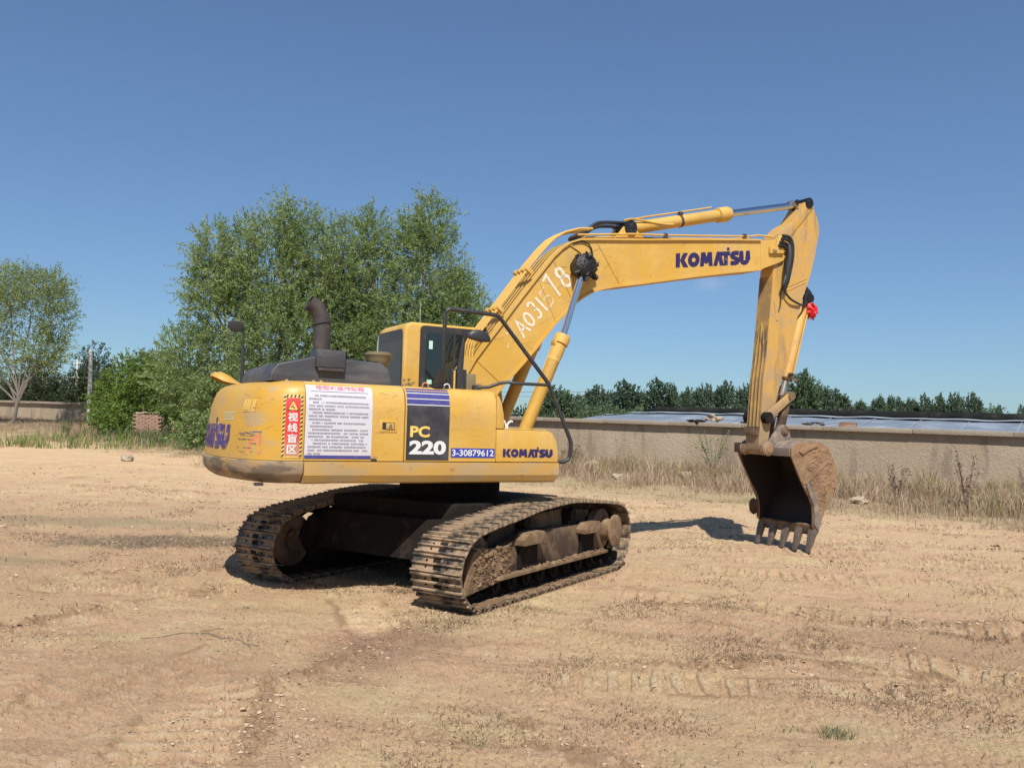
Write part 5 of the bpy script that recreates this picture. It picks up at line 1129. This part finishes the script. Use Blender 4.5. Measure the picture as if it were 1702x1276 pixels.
def limbs(base, lobes, r0_, forks=2, trunk_h=1.5, lean=(0, 0), stems=1, per_lobe=3):
    b = MB(); rd = random.Random(len(lobes) * 7 + int(abs(base[0]) * 10))
    for s_ in range(stems):
        st_ = Vector((rd.uniform(-.1, .1) * (stems > 1) * 4, rd.uniform(-.1, .1) * 2, -.3)); fk = Vector((lean[0] + (s_ - (stems - 1) / 2) * .5 * (stems > 1), lean[1], trunk_h))
        b.tube([st_, st_.lerp(fk, .35) + Vector((rd.uniform(-.05, .05), 0, 0)), st_.lerp(fk, .7), fk], [r0_ * 1.25, r0_, r0_ * .9, r0_ * .85], 9)
        for i, lb in enumerate(lobes):
            if i % stems != s_: continue
            c_ = Vector(lb[:3])
            lowc = c_ - Vector((0, 0, lb[5] * .55)); lowc = fk.lerp(lowc, .75); mm_ = fk.lerp(lowc, .5) + Vector((rd.uniform(-.12, .12), rd.uniform(-.1, .1), .06 * (lowc - fk).length)); b.tube([st_.lerp(fk, rd.uniform(.62, .98)), mm_, lowc], [r0_ * .55, r0_ * .4, r0_ * .27], 7, sub=2)
            for k in range(per_lobe):
                tgt = c_ + Vector((rd.uniform(-.6, .6) * lb[3], rd.uniform(-.6, .6) * lb[4], rd.uniform(-.4, .75) * lb[5]))
                m1 = lowc.lerp(tgt, .35) + Vector((rd.uniform(-.15, .15), rd.uniform(-.15, .15), (.10) * (tgt - lowc).length)); m2 = lowc.lerp(tgt, .7) + Vector((rd.uniform(-.2, .2), rd.uniform(-.2, .2), .06 * (tgt - lowc).length))
                b.tube([lowc, m1, m2, tgt], [r0_ * .24, r0_ * .16, r0_ * .1, r0_ * .03], 5, sub=2)
    return b
def tree(x, y, lobes, label, cat='tree', leaf='leaf_willow', bark='bark', n=1500, nl=14, L_=.8, ln=.14, wd=.045, r0_=.16, trunk_h=1.6, up=.6, droop=.25, shell=.35, stems=1, lean=(0, 0), per_lobe=3, group=None, name='tree', z=None, smoothcrown=None):
    gz = hz(x, y) if z is None else z; root = tag(empty(name, (x, y, gz)), label, cat, group)
    P, D = shoots(lobes, n, nl, L_, up, droop, shell); P[:, 2] = np.maximum(P[:, 2], .15)
    V, F = leaf_cloud(P, D, ln, wd); o = link('crown', fast_mesh('crown', V, F, leaf), root)
    limbs((x, y), lobes, r0_, trunk_h=trunk_h, stems=stems, lean=lean, per_lobe=per_lobe).build('trunk', bark, root)
    return root
# willows behind the machine (lobes: centre relative to the tree base, radii)
tree(-11.3, 40.0, [(-3.9, 0, 3.4, 1.9, 1.6, 2.4), (1.8, .3, 5.6, 1.8, 1.6, 3.4), (-3.3, 0, 7.6, 1.1, 1.2, 1.9), (-2.4, .2, 6.2, 2.0, 1.9, 2.6), (-.4, 0, 8.2, 1.9, 1.8, 3.1), (1.2, .4, 9.0, 1.2, 1.4, 2.6), (.4, -.6, 4.6, 2.4, 1.9, 2.8), (-1.4, -.5, 2.2, 2.2, 1.6, 1.6), (-1.9, 0, 9.2, .7, .7, 1.9), (.1, 0, 10.6, .5, .6, 1.5), (2.8, 0, 8.6, 1.0, 1.2, 2.3), (-3.2, 0, 8.9, .9, 1.0, 1.7)],
     'broad grey-green willow behind the exhaust pipe, left of the pair', n=4900, nl=24, L_=1.0, ln=.17, wd=.050, r0_=.20, trunk_h=1.7, up=.75, per_lobe=4)
tree(-5.7, 41.5, [(-1.8, 0, 8.0, 1.7, 1.6, 3.0), (-2.6, .5, 6.0, 1.8, 1.6, 3.2), (-1.6, 0, 10.4, .9, .9, 1.5), (1.3, 0, 8.6, 2.0, 1.8, 3.0), (2.6, .2, 6.4, 1.6, 1.6, 2.7), (-.3, -.5, 5.0, 2.6, 1.9, 2.8), (1.6, -.4, 3.6, 2.3, 1.8, 2.4), (1.5, 0, 11.2, .8, .9, 1.7), (-2.3, .4, 3.2, 1.8, 1.6, 2.4), (.4, 0, 10.2, .7, .8, 1.6)],
     'tall grey-green willow behind the excavator cab, right of the pair', n=5000, nl=24, L_=1.0, ln=.17, wd=.050, r0_=.20, trunk_h=1.8, up=.75, per_lobe=4)
tree(-2.9, 43.5, [(.1, 0, 5.2, 1.4, 1.3, 2.3), (.3, 0, 3.2, 1.5, 1.4, 1.9), (1.0, 0, 6.7, .8, .8, 1.6), (-1.0, 0, 4.0, 1.4, 1.4, 1.9), (-.2, 0, 8.2, .6, .6, 1.2)],
     'thin young willow poking out between the cab and the boom', n=2300, nl=13, L_=.7, ln=.16, wd=.05, r0_=.11, trunk_h=1.4, up=.8)
# light leaning tree at the far left
tree(-30.9, 52.0, [(-1.8, 0, 6.9, 1.9, 1.9, 2.0), (.9, 0, 8.3, 1.9, 1.9, 1.6), (2.2, .3, 6.9, 1.2, 1.4, 1.8), (2.4, 0, 5.0, .8, 1.0, 1.5), (-.6, 0, 8.6, 1.4, 1.4, 1.3), (-3.8, 0, 6.2, 1.8, 1.6, 2.0), (1.9, .2, 8.6, 1.1, 1.2, 1.1), (-1.6, .3, 4.2, 1.6, 1.4, 1.5), (1.4, .3, 4.6, 1.4, 1.3, 1.6), (-3.4, .3, 4.0, 1.3, 1.2, 1.4)],
     'tall thin-crowned tree with pale bare limbs at the left edge', leaf='leaf_light', bark='bark_pale', n=2500, nl=16, L_=.95, ln=.15, wd=.055, r0_=.11, trunk_h=1.9, lean=(.35, 0), per_lobe=4, up=.7, shell=.4)
# dark trees behind the left wall
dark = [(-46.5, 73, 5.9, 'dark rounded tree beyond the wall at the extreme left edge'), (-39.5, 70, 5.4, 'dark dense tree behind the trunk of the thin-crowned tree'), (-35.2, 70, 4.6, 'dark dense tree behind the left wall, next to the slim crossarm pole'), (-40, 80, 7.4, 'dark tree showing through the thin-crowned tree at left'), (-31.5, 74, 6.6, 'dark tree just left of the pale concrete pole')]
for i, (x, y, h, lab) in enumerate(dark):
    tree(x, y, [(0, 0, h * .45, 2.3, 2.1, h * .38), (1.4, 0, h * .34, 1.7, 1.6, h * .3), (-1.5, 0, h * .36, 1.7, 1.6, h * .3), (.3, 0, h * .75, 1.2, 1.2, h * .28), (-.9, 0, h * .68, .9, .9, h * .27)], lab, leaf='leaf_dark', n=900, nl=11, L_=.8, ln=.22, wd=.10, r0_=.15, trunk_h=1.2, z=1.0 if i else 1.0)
# green thicket between left wall and willows
bush = [(-22.9, 48.5, [(0, 0, 2.6, .95, .9, 1.3), (-.7, 0, 1.5, .9, .9, 1.2), (.5, 0, 3.6, .6, .6, 1.0), (.8, 0, 1.6, .8, .8, 1.1)], 'bright green locust tree beside the pale concrete pole', 'leaf_bush'),
        (-20.9, 47.5, [(0, 0, 2.4, 1.4, 1.2, 1.5), (.8, 0, 3.1, .9, .9, 1.3), (-.9, 0, 1.4, 1.1, 1.0, 1.3), (-.1, 0, 3.7, .7, .7, .9)], 'tall fresh green locust bush left of the brick pier', 'leaf_bush'),
        (-17.9, 48.5, [(0, 0, 2.0, 1.7, 1.3, 1.2), (1.4, 0, 1.7, 1.3, 1.2, 1.1), (-1.0, 0, 2.6, 1.0, 1.0, 1.0)], 'wide green bush behind the brick pier', 'leaf_bush'),
        (-21.3, 44.5, [(0, 0, .9, .75, .7, .9), (.5, 0, .5, .5, .5, .6)], 'low bright green bush in front of the thicket, left of the brick pier', 'leaf_bush'),
        (-14.9, 46.5, [(0, 0, 1.7, 1.5, 1.3, 1.1), (1.3, 0, 1.4, 1.1, 1.0, 1.0)], 'green bush between the brick pier and the excavator tail', 'leaf_bush'),
        (-13.6, 36.5, [(0, 0, .8, 1.0, .8, .75), (.8, 0, .6, .8, .7, .6)], 'grey-green scrub right behind the excavator tail', 'leaf_willow')]
for x, y, lobes, lab, lf in bush:
    tree(x, y, lobes, lab, 'bush', lf, n=int(230 * sum(l[3] * l[5] for l in lobes) ** .8) + 60, nl=12, L_=.5, ln=.13, wd=.075, r0_=.07, trunk_h=.5, up=.5, name='bush')
for x, y, h, lab in ((-31.2, 78, 7.2, 'upright poplar with split tops right of the pale pole'), (-27.4, 76, 6.5, 'poplar with two knobbly tops above the green thicket'), (-24.3, 80, 5.0, 'small dark tree sticking up just left of the willows')):
    tree(x, y, [(-.8, 0, h * .55, .8, .8, h * .42), (.7, 0, h * .52, .75, .8, h * .40), (-.5, 0, h * .90, .42, .42, h * .12), (.8, 0, h * .86, .38, .4, h * .11), (1.5, 0, h * .6, .5, .5, h * .2), (0, 0, h * .3, 1.8, 1.3, h * .25)], lab, leaf='leaf_dark', n=650, nl=11, L_=.55, ln=.22, wd=.11, r0_=.12, trunk_h=1.4, z=.9)
# tree line beyond the greenhouse
def crown_proto(kind):
    if kind == 0: lobes = [(0, 0, 3.3, 2.0, 1.8, 2.2), (1.2, 0, 2.6, 1.4, 1.4, 1.8), (-1.2, 0, 2.8, 1.4, 1.4, 1.9), (.3, 0, 5.0, 1.1, 1.1, 1.3), (-.6, 0, 4.6, 1.0, 1.0, 1.2)]
    elif kind == 1: lobes = [(0, 0, 3.2, 1.1, 1.1, 2.6), (.5, 0, 4.6, .7, .7, 1.7), (-.5, 0, 2.2, .9, .9, 1.7)]
    elif kind == 2: lobes = [(-.6, 0, 3.5, .9, .9, 2.6), (.7, 0, 3.2, .9, .9, 2.4), (-.5, 0, 5.5, .5, .5, 1.0), (.7, 0, 5.1, .5, .5, .9), (0, 0, 1.8, 1.5, 1.1, 1.5)]
    else: lobes = [(0, 0, 3.0, 2.6, 2.1, 2.2), (-1.6, 0, 2.2, 1.8, 1.6, 1.8), (1.6, 0, 2.4, 1.8, 1.6, 1.7), (-.5, 0, 4.6, 1.4, 1.3, 1.4), (1.0, 0, 4.3, 1.1, 1.1, 1.2)]
    P, D = shoots(lobes, (1000, 700, 780, 1150)[kind], 10, .6, .5, .2, .4); P[:, 2] = np.maximum(P[:, 2], .2)
    V, F = leaf_cloud(P, D, .30, .17); return V, F, limbs((kind, 0), lobes, .14, trunk_h=1.2, per_lobe=2).mesh('trunk', 'bark')
PR = [crown_proto(k) for k in range(4)]
PM = {}
def far_tree(u, vtop, k, Y, wd_px, label, leaf='leaf_far', mirror_=1):
    key = (k, leaf)
    if key not in PM: PM[key] = fast_mesh('crown', PR[k][0], PR[k][1], leaf)
    # height and width in metres at this distance
    X = (u - 851) / 1393 * Y - .0; hor = 707.8 + (u - 851) * .0293; top = 1.846 + (hor - vtop) / 1393 * Y
    gz = .7; sc = (top - gz) / (6.4, 6.4, 6.6, 6.2)[k]; wm = wd_px / 1393 * Y / (5.0, 2.8, 3.6, 7.0)[k]
    r_ = tag(empty('tree', (X, Y, gz), random.uniform(-.3, .3)), label, 'tree', 'far tree line beyond the greenhouse'); r_.scale = (wm * mirror_, wm, sc)
    link('crown', PM[key], r_); link('trunk', PR[k][2], r_)
line = [(925, 640, 3, 62, 92, 'rounded green tree seen past the guard rail, left end of the tree line', 'leaf_far_light'),
        (966, 655, 1, 96, 26, 'small dark pointed tree right of the rounded one by the guard rail', 'leaf_far'), (990, 641, 0, 92, 58, 'dark broad tree second from the guard rail', 'leaf_far'),
        (1018, 650, 1, 100, 30, 'narrow dark tree in the dip left of the double-topped one', 'leaf_far'), (1044, 634, 2, 94, 58, 'double-topped tree in the tree line above the white film end', 'leaf_far'),
        (1072, 650, 1, 99, 28, 'slender tree between the double-topped tree and the tallest middle tree', 'leaf_far_light'), (1098, 631, 2, 93, 56, 'tallest tree midway between boom cylinder and arm', 'leaf_far'),
        (1122, 638, 1, 97, 30, 'narrow dark tree hard against the right of the tallest middle tree', 'leaf_far'), (1143, 645, 0, 101, 44, 'paler tree in the gap near the middle of the tree line', 'leaf_far_light'),
        (1172, 637, 3, 95, 62, 'wide dark tree left of the muddy arm', 'leaf_far'), (1206, 635, 0, 93, 56, 'round-topped green tree just left of the muddy arm', 'leaf_far'), (1240, 637, 3, 96, 60, 'tree partly hidden behind the lower arm', 'leaf_far'),
        (1290, 634, 0, 90, 60, 'tree behind the bucket links', 'leaf_far'), (1333, 617, 2, 80, 62, 'tall loose-topped tree right of the bucket cylinder', 'leaf_far_light'), (1354, 632, 3, 82, 92, 'large bushy dark tree right of the arm', 'leaf_far'), (1392, 648, 0, 84, 62, 'sloping green tree falling away right of the large bushy one', 'leaf_far'),
        (1424, 668, 1, 112, 26, 'low dark tree starting the poplar row', 'leaf_far'), (1436, 665, 1, 110, 24, 'short poplar, first of the row right of the bushy trees', 'leaf_far'), (1452, 664, 1, 110, 24, 'poplar next to the first short one in the row', 'leaf_far'),
        (1468, 657, 1, 108, 22, 'slim pointed poplar, left of the twin points', 'leaf_far'), (1478, 658, 1, 109, 22, 'slim pointed poplar, right of the twin points', 'leaf_far'), (1496, 661, 0, 110, 36, 'rounded poplar after the twin pointed ones', 'leaf_far'),
        (1510, 662, 1, 109, 20, 'thin poplar between two rounded ones', 'leaf_far'), (1524, 664, 1, 110, 26, 'middling poplar at the centre of the row', 'leaf_far'), (1541, 657, 2, 108, 30, 'forked poplar left of the tall right-hand clump', 'leaf_far'),
        (1562, 656, 2, 108, 30, 'forked poplar touching the tall right-hand clump', 'leaf_far'), (1590, 651, 3, 106, 48, 'tallest broad poplar of the right-hand clump', 'leaf_far'), (1620, 654, 0, 107, 40, 'rounded poplar closing the right end of the row', 'leaf_far'),
        (1648, 679, 3, 115, 42, 'small low tree alone in the gap near the right edge', 'leaf_far'), (1664, 674, 1, 115, 18, 'little leaning tree beside the low lone one', 'leaf_far'), (1706, 671, 3, 112, 44, 'tree cut by the right edge of the view', 'leaf_far')]
for i, (u, v, k, Y, wp_, lab, lf) in enumerate(line): far_tree(u, v, k, Y, wp_, lab, lf, -1 if i % 2 else 1)
# undergrowth belts that fill the foot of the tree lines
def belt(name, x0, x1, y, hgt, lf, n, label, ln=.3, z0=.7, dy=3):
    P = np.stack([rng.uniform(x0, x1, n), y + rng.uniform(-dy, dy, n), np.zeros(n)], 1); top = hgt * (.62 + .5 * np.abs(fbm(P[:, 0] * .35, P[:, 1] * .1, 3)) + .25 * pn(P[:, 0] * .12, P[:, 0] * 0 + 3))
    P[:, 2] = z0 + top * rng.uniform(0, 1, n) ** .6; D = rng.normal(0, 1, (n, 3)) + np.array([0, 0, .8]); V, F = leaf_cloud(P, D, ln, ln * .55)
    tag(link(name, fast_mesh(name, V, F, lf)), label, kind='stuff')
belt('undergrowth', 4, 40, 84, 4.6, 'leaf_far_light', 20000, 'mixed green scrub filling the foot of the far tree line', .34)
belt('undergrowth', 30, 100, 112, 6.2, 'leaf_far', 22000, 'dark scrub along the foot of the poplar row', .42)
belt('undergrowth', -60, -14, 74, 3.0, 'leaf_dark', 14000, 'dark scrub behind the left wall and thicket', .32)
belt('undergrowth', -25.2, -11.5, 52, 2.3, 'leaf_bush', 9000, 'tangled green scrub between the bushes at left', .2, .9, 2)
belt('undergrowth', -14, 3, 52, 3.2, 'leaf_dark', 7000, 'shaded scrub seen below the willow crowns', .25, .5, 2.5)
belt('undergrowth', -140, -50, 120, 7, 'leaf_dark', 9000, 'distant wood at far left', .8)
belt('undergrowth', 90, 220, 150, 6, 'leaf_far', 9000, 'distant wood at far right', .9)

# ------------------------------------------------------------------ dry weeds, grass, stubble, clods
EDGE = [(-40, 47), (-28, 43), (-18, 37), (-13, 32.5), (-9.6, 28.5), (-4, 27.5), (1.75, 24.8), (3.8, 23.2), (5.9, 21.4), (8.5, 18.6), (10.8, 16.8), (14.5, 14.6), (20, 12)]
ex_ = np.array([p[0] for p in EDGE]); ey_ = np.array([p[1] for p in EDGE])
def blades(P, H, W, lean=.35, seg=1):
    n = len(P); a = rng.uniform(0, 2 * np.pi, n); d = np.stack([np.cos(a), np.sin(a), np.zeros(n)], 1); b = rng.uniform(0, 2 * np.pi, n); e = np.stack([np.cos(b), np.sin(b), np.zeros(n)], 1) * (H * lean * rng.uniform(.1, 1.3, n))[:, None]
    w_ = d * (W * .5)[:, None]; up_ = np.zeros((n, 3)); up_[:, 2] = H
    mid = P + up_ * .55 + e * .35; top = P + up_ + e
    V = np.stack([P - w_, P + w_, mid + w_ * .8, mid - w_ * .8, top], 1).reshape(-1, 3); i = np.arange(n)[:, None] * 5
    return V, np.vstack([i + np.array([0, 1, 2]), i + np.array([0, 2, 3]), i + np.array([3, 2, 4])])
def scatter_band(n, hfun, wfun, matn, name, label, cond=None, lean=.35):
    t_ = rng.uniform(-.2, 1.25, n * 3); d = -rng.uniform(0, 1, n * 3) ** 1.0 * 14
    x = WA[0] + (WB - WA)[0] * t_ + WN[0] * d; y = WA[1] + (WB - WA)[1] * t_ + WN[1] * d
    ye = np.interp(x, ex_, ey_); dpt = y - ye; k = (dpt > -.8 + .9 * pn(x * .8, y * .8)) & (y > 8)
    cl = fbm(x * .9, y * .9, 3); k &= rng.uniform(0, 1, n * 3) < np.clip(.22 + 1.9 * cl + .15 * dpt, .03, 1)
    if cond is not None: k &= cond(x, y, dpt)
    x, y, dpt, d = x[k][:n], y[k][:n], dpt[k][:n], d[k][:n]; z = height(x, y)
    H = hfun(x, y, dpt, d) * rng.uniform(.45, 1.25, len(x)); W = wfun(H); V, F = blades(np.stack([x, y, z], 1), H, W, lean)
    tag(link(name, fast_mesh(name, V, F, matn)), label, kind='stuff')
grow = lambda x, y, dpt, d: (.09 + .42 * sstep(-.5, 5.5, dpt) * (.8 + 1.6 * np.clip(fbm(x * .6, y * .6, 2), -.5, 1))) * (1 - .62 * sstep(-8, -22, x))
scatter_band(95000, grow, lambda H: .013 + .016 * H, 'straw', 'dry_weeds', 'dense straw-coloured dry weeds in front of the wall', lean=.7)
scatter_band(38000, lambda x, y, dpt, d: grow(x, y, dpt, d) * .55, lambda H: .012 + .02 * H, 'straw_dark', 'dry_weeds', 'brown dead stalks low in the weeds', lean=.8)
scatter_band(2600, lambda x, y, dpt, d: grow(x, y, dpt, d) * 1.75, lambda H: .008 + .008 * H, 'straw', 'tall_stalks', 'scattered tall thin seed stalks rising over the dry weeds', lean=.25)
scatter_band(14000, lambda x, y, dpt, d: grow(x, y, dpt, d) * 1.05, lambda H: .012 + .02 * H, 'straw_green', 'green_weeds', 'yellow-green grass tufts growing through the dry weeds', cond=lambda x, y, dpt: (fbm(x * .35 + 9, y * .35, 2) > .12) | (np.hypot(x - 5.0, (y - 31.5)) < 1.7))
scatter_band(15000, lambda x, y, dpt, d: .06 + .08 * np.ones_like(x), lambda H: .014 + 0 * H, 'straw_green', 'thin_grass', 'thin trampled green fringe where dirt meets weeds', cond=lambda x, y, dpt: dpt < 2.2)
# weeds round the left bushes, taller
n = 4200; x = rng.uniform(-22.5, -12, n); y = np.interp(x, ex_, ey_) + rng.uniform(2.5, 11, n); kq = fbm(x * .5, y * .5, 2) > .02; x, y = x[kq], y[kq]; n = len(x); V, F = blades(np.stack([x, y, height(x, y)], 1), rng.uniform(.2, .75, n), np.full(n, .035), .5)
tag(link('green_weeds', fast_mesh('green_weeds', V, F, 'grass_green')), 'green leafy weeds at the foot of the thicket and tail end', kind='stuff')
for n, lf, h0, h1, lb_ in ((800, 'straw', .3, .9, 'pale dry weeds growing up in front of the brick pier'), (2600, 'leaf_bush', .2, .9, 'fresh green low growth along the foot of the thicket')):
    x = rng.uniform(-24, -12.5, n); y = rng.uniform(36.5, 43.4, n); kq = fbm(x * .7, y * .7, 2) > (-.05 if lf == 'leaf_bush' else -.2); x, y = x[kq], y[kq]; n = len(x); V, F = blades(np.stack([x, y, height(x, y)], 1), rng.uniform(h0, h1, n) * (.6 + fbm(x, y, 2)), np.full(n, .035), .6)
    tag(link('low_weeds', fast_mesh('low_weeds', V, F, lf)), lb_, kind='stuff')
# tall individual weed plants standing out of the band
def weed(x, y, h, label, leaf='straw_dark', k=9, name='weed_plant'):
    root = tag(empty(name, (x, y, hz(x, y))), label, 'weed'); rd = random.Random(int(x * 100)); b = MB(); P, D = [], []
    for i in range(k):
        a = rd.uniform(0, 6.28); tip = Vector((math.cos(a) * h * .38 * rd.random() ** .5, math.sin(a) * h * .3 * rd.random(), h * rd.uniform(.6, 1.05))); b.tube([(0, 0, -.05), tip * .5 + Vector((0, 0, h * .08)), tip], [.014, .010, .006], 5)
        for j in range(26): f_ = rd.uniform(.35, 1.05); P.append(tip * f_ + Vector((rd.gauss(0, .04), rd.gauss(0, .04), rd.gauss(0, .04) + h * .08 * (1 - f_)))); D.append((rd.gauss(0, 1), rd.gauss(0, 1), .6))
    b.build('stem', 'bark', root); V, F = leaf_cloud(np.array(P), np.array(D), .075, .04); link('leaves', fast_mesh('leaves', V, F, leaf), root)
weed(11.6, 21.3, 1.5, 'tall dark dried weed standing right of the bucket against the wall'); weed(10.4, 22.6, 1.15, 'forked brown weed between the bucket and the tall dark one')
weed(13.1, 21.0, 1.25, 'leaning dark-seeded weed in the right-hand weeds'); weed(14.9, 20.3, 1.35, 'dark seeded weed near the right edge, before the wall'); weed(16.1, 20.9, 1.75, 'tallest thin weed close to the right edge', k=6)
weed(7.3, 30.2, 1.7, 'tall airy grey-green weed against the wall, left of the bucket', 'leaf_willow', 14); weed(2.3, 30.5, 1.1, 'dark stemmed weed right beside the guard rail'); weed(-25.6, 50.0, .9, 'small star-shaped brown weed in front of the left wall', 'straw_dark', 12)
weed(2.75, 33.2, 1.0, 'single dark seed stalk against the wall, right of the machine', k=3); weed(-22.2, 42.0, 1.0, 'bushy olive weed below the bright green bush', 'leaf_bush', 14)
# stubble and short dead grass on the yard
def sticks(n, name, label, matn, region, h0, h1, w_, lean=1.0):
    x, y = region(n); z = height(x, y); H = rng.uniform(h0, h1, len(x)); V, F = blades(np.stack([x, y, z - .002], 1), H, np.full(len(x), w_) * rng.uniform(.6, 1.4, len(x)), lean); tag(link(name, fast_mesh(name, V, F, matn)), label, kind='stuff')
def reg_fan(th, th2, r0_, r1_, a0, a1):
    def f(n):
        r_ = np.sqrt(rng.uniform(r0_ ** 2, r1_ ** 2, n * 4)); a = rng.uniform(R(a0), R(a1), n * 4); x = r_ * np.sin(a); y = r_ * np.cos(a)
        k = rng.uniform(0, 1, n * 4) < sstep(th, th2, fbm(x * .9 + 31, y * .9, 3)) ** 1.0 + .06; return x[k][:n], y[k][:n]
    return f
sticks(15000, 'stubble', 'short dead grass stubble on the near dirt', 'stubble', reg_fan(-.05, .4, 4.0, 9.5, -8, 38), .010, .038, .0048, 1.6)
sticks(5000, 'stubble', 'sparse dead stalks on the dirt to the left', 'stubble', reg_fan(.1, .5, 4.0, 12, -40, -4), .012, .04, .0035, 1.5)
sticks(14000, 'stubble', 'trampled straw scattered over the middle of the yard', 'stubble', reg_fan(.05, .5, 9, 24, -40, 38), .02, .06, .009, 1.6)
def stain(n):
    x = rng.normal(-4.9, 1.0, n); y = rng.normal(12.4, .38, n); return x, y
sticks(4200, 'straw_litter', 'grey-green flattened straw beside the far track', 'straw', stain, .01, .04, .007, 3)
def gst(n): return rng.normal(-4.8, 1.1, n), rng.normal(12.35, .42, n)
sticks(3000, 'straw_litter', 'dark flattened weed litter beside the far track', 'straw_dark', gst, .01, .03, .010, 3)
def tuft(x, y, r_, n, h, label, matn='grass_green'):
    a = rng.uniform(0, 6.28, n); q_ = rng.uniform(0, 1, n) ** .6 * r_; X = x + q_ * np.cos(a); Y = y + q_ * np.sin(a) * .8; V, F = blades(np.stack([X - x, Y - y, height(X, Y) - hz(x, y)], 1), rng.uniform(.3, 1, n) * h, np.full(n, .0045), 1.2)
    o = link('grass_tuft', fast_mesh('grass_tuft', V, F, matn)); o.location = (x, y, hz(x, y)); tag(o, label, *(('grass tuft',) if 'sparse' not in label and 'faint' not in label else (None, None, 'stuff')))
tuft(2.02, 5.22, .13, 85, .085, 'small green grass tuft on the dirt near the lower right'); tuft(1.80, 5.28, .08, 22, .045, 'wispy green sprig just left of the larger grass tuft')
tuft(2.04, 5.24, .16, 60, .06, 'sparse dead blades mixed into the green tuft', 'straw')
tuft(-.15, 4.95, .09, 45, .035, 'faint dark weed seedling at the bottom centre', 'leaf_willow'); tuft(.3, 5.9, .25, 60, .025, 'sparse green seedlings right of the centre foreground'); tuft(3.3, 5.5, .25, 70, .03, 'sparse green seedlings near the right edge of the foreground')
tuft(-2.5, 8.2, .22, 60, .03, 'faint green patch on the dirt left of the near track')
# clods
def clods(n, region, smin, smax, name, label, matn='clod'):
    x, y = region(n); n = len(x); s_ = smin + (smax - smin) * rng.uniform(0, 1, n) ** 3.2
    o8 = np.array([(1, 0, 0), (-1, 0, 0), (0, 1, 0), (0, -1, 0), (0, 0, 1), (0, 0, -1)], float); f8 = np.array([(0, 2, 4), (2, 1, 4), (1, 3, 4), (3, 0, 4), (2, 0, 5), (1, 2, 5), (3, 1, 5), (0, 3, 5)])
    V = o8[None] * rng.uniform(.55, 1.25, (n, 6, 1)); V[:, :, 2] *= .45; a = rng.uniform(0, 6.28, n); c_, q_ = np.cos(a)[:, None], np.sin(a)[:, None]
    V = np.stack([V[:, :, 0] * c_ - V[:, :, 1] * q_, V[:, :, 0] * q_ + V[:, :, 1] * c_, V[:, :, 2]], -1) + rng.normal(0, .16, (n, 6, 3)); V = V * s_[:, None, None]
    V[:, :, 0] += x[:, None]; V[:, :, 1] += y[:, None]; V[:, :, 2] += (height(x, y) + s_ * .12)[:, None]
    F = (f8[None] + (np.arange(n) * 6)[:, None, None]).reshape(-1, 3); tag(link(name, fast_mesh(name, V.reshape(-1, 3), F, matn)), label, kind='stuff')
leafmat('clod', (.13, .085, .05), (.40, .275, .175), (.56, .42, .28), 0.0, .95)
clods(16000, reg_fan(-.15, .45, 3.6, 14, -42, 40), .003, .020, 'soil_clods', 'small soil crumbs strewn over the near dirt')
clods(1800, reg_fan(-.05, .5, 12, 32, -40, 36), .012, .055, 'soil_clods', 'soil lumps strewn over the farther dirt')
leafmat('clod_dark', (.10, .065, .04), (.22, .145, .09), (.36, .25, .16), 0.0, .95)
clods(14000, reg_fan(-.3, .5, 3.8, 16, -42, 40), .003, .014, 'soil_clods', 'dark dry crumbs peppering the yard', 'clod_dark')
clods(5000, reg_fan(-.3, .5, 14, 30, -40, 36), .010, .035, 'soil_clods', 'dark crumbs on the farther dirt', 'clod_dark')
def near_ridges(n):
    X, Y = [], []
    for pts, wd, hh in RIDGES:
        for a, b in zip(pts[:-1], pts[1:]):
            L_ = math.hypot(b[0] - a[0], b[1] - a[1]); k = int(n * L_ / 26) + 5; t_ = rng.uniform(0, 1, k); X.append(a[0] + (b[0] - a[0]) * t_ + rng.normal(0, wd * 1.5, k)); Y.append(a[1] + (b[1] - a[1]) * t_ + rng.normal(0, wd * 1.5, k))
    return np.concatenate(X), np.concatenate(Y)
clods(3800, near_ridges, .004, .026, 'soil_clods', 'broken clods heaped along the crumbled ridges')
# dry twig on the left foreground
tw_ = MB().tube([(x, y, hz(x, y) + .006) for x, y in ((-3.0, 7.0), (-2.85, 7.04), (-2.72, 7.18), (-2.6, 7.22), (-2.48, 7.16), (-2.35, 7.02), (-2.2, 6.98), (-2.08, 6.84), (-1.95, 6.78))], .0035, 6, sub=3).tube([(-2.6, 7.25, hz(-2.6, 7.25) + .012), (-2.45, 7.4, hz(-2.45, 7.4) + .012)], .0025, 5)
tag(tw_.build('dry_twig', 'bark', None), 'thin dry forked twig lying on the dirt at left', 'twig')

for dz in (0, .35):
    pw = MB().tube([(-60, 66, 4.7 + dz), (-40, 66, 4.2 + dz), (-24.85, 66, 4.45 + dz), (-10, 68, 4.0 + dz), (8, 70, 4.6 + dz)], .014, 5, sub=4)
    tag(pw.build('power_line', 'rust_black', None), ('lower' if not dz else 'upper') + ' of the two thin wires sagging past the willows at left', 'power line', 'thin wires at left')
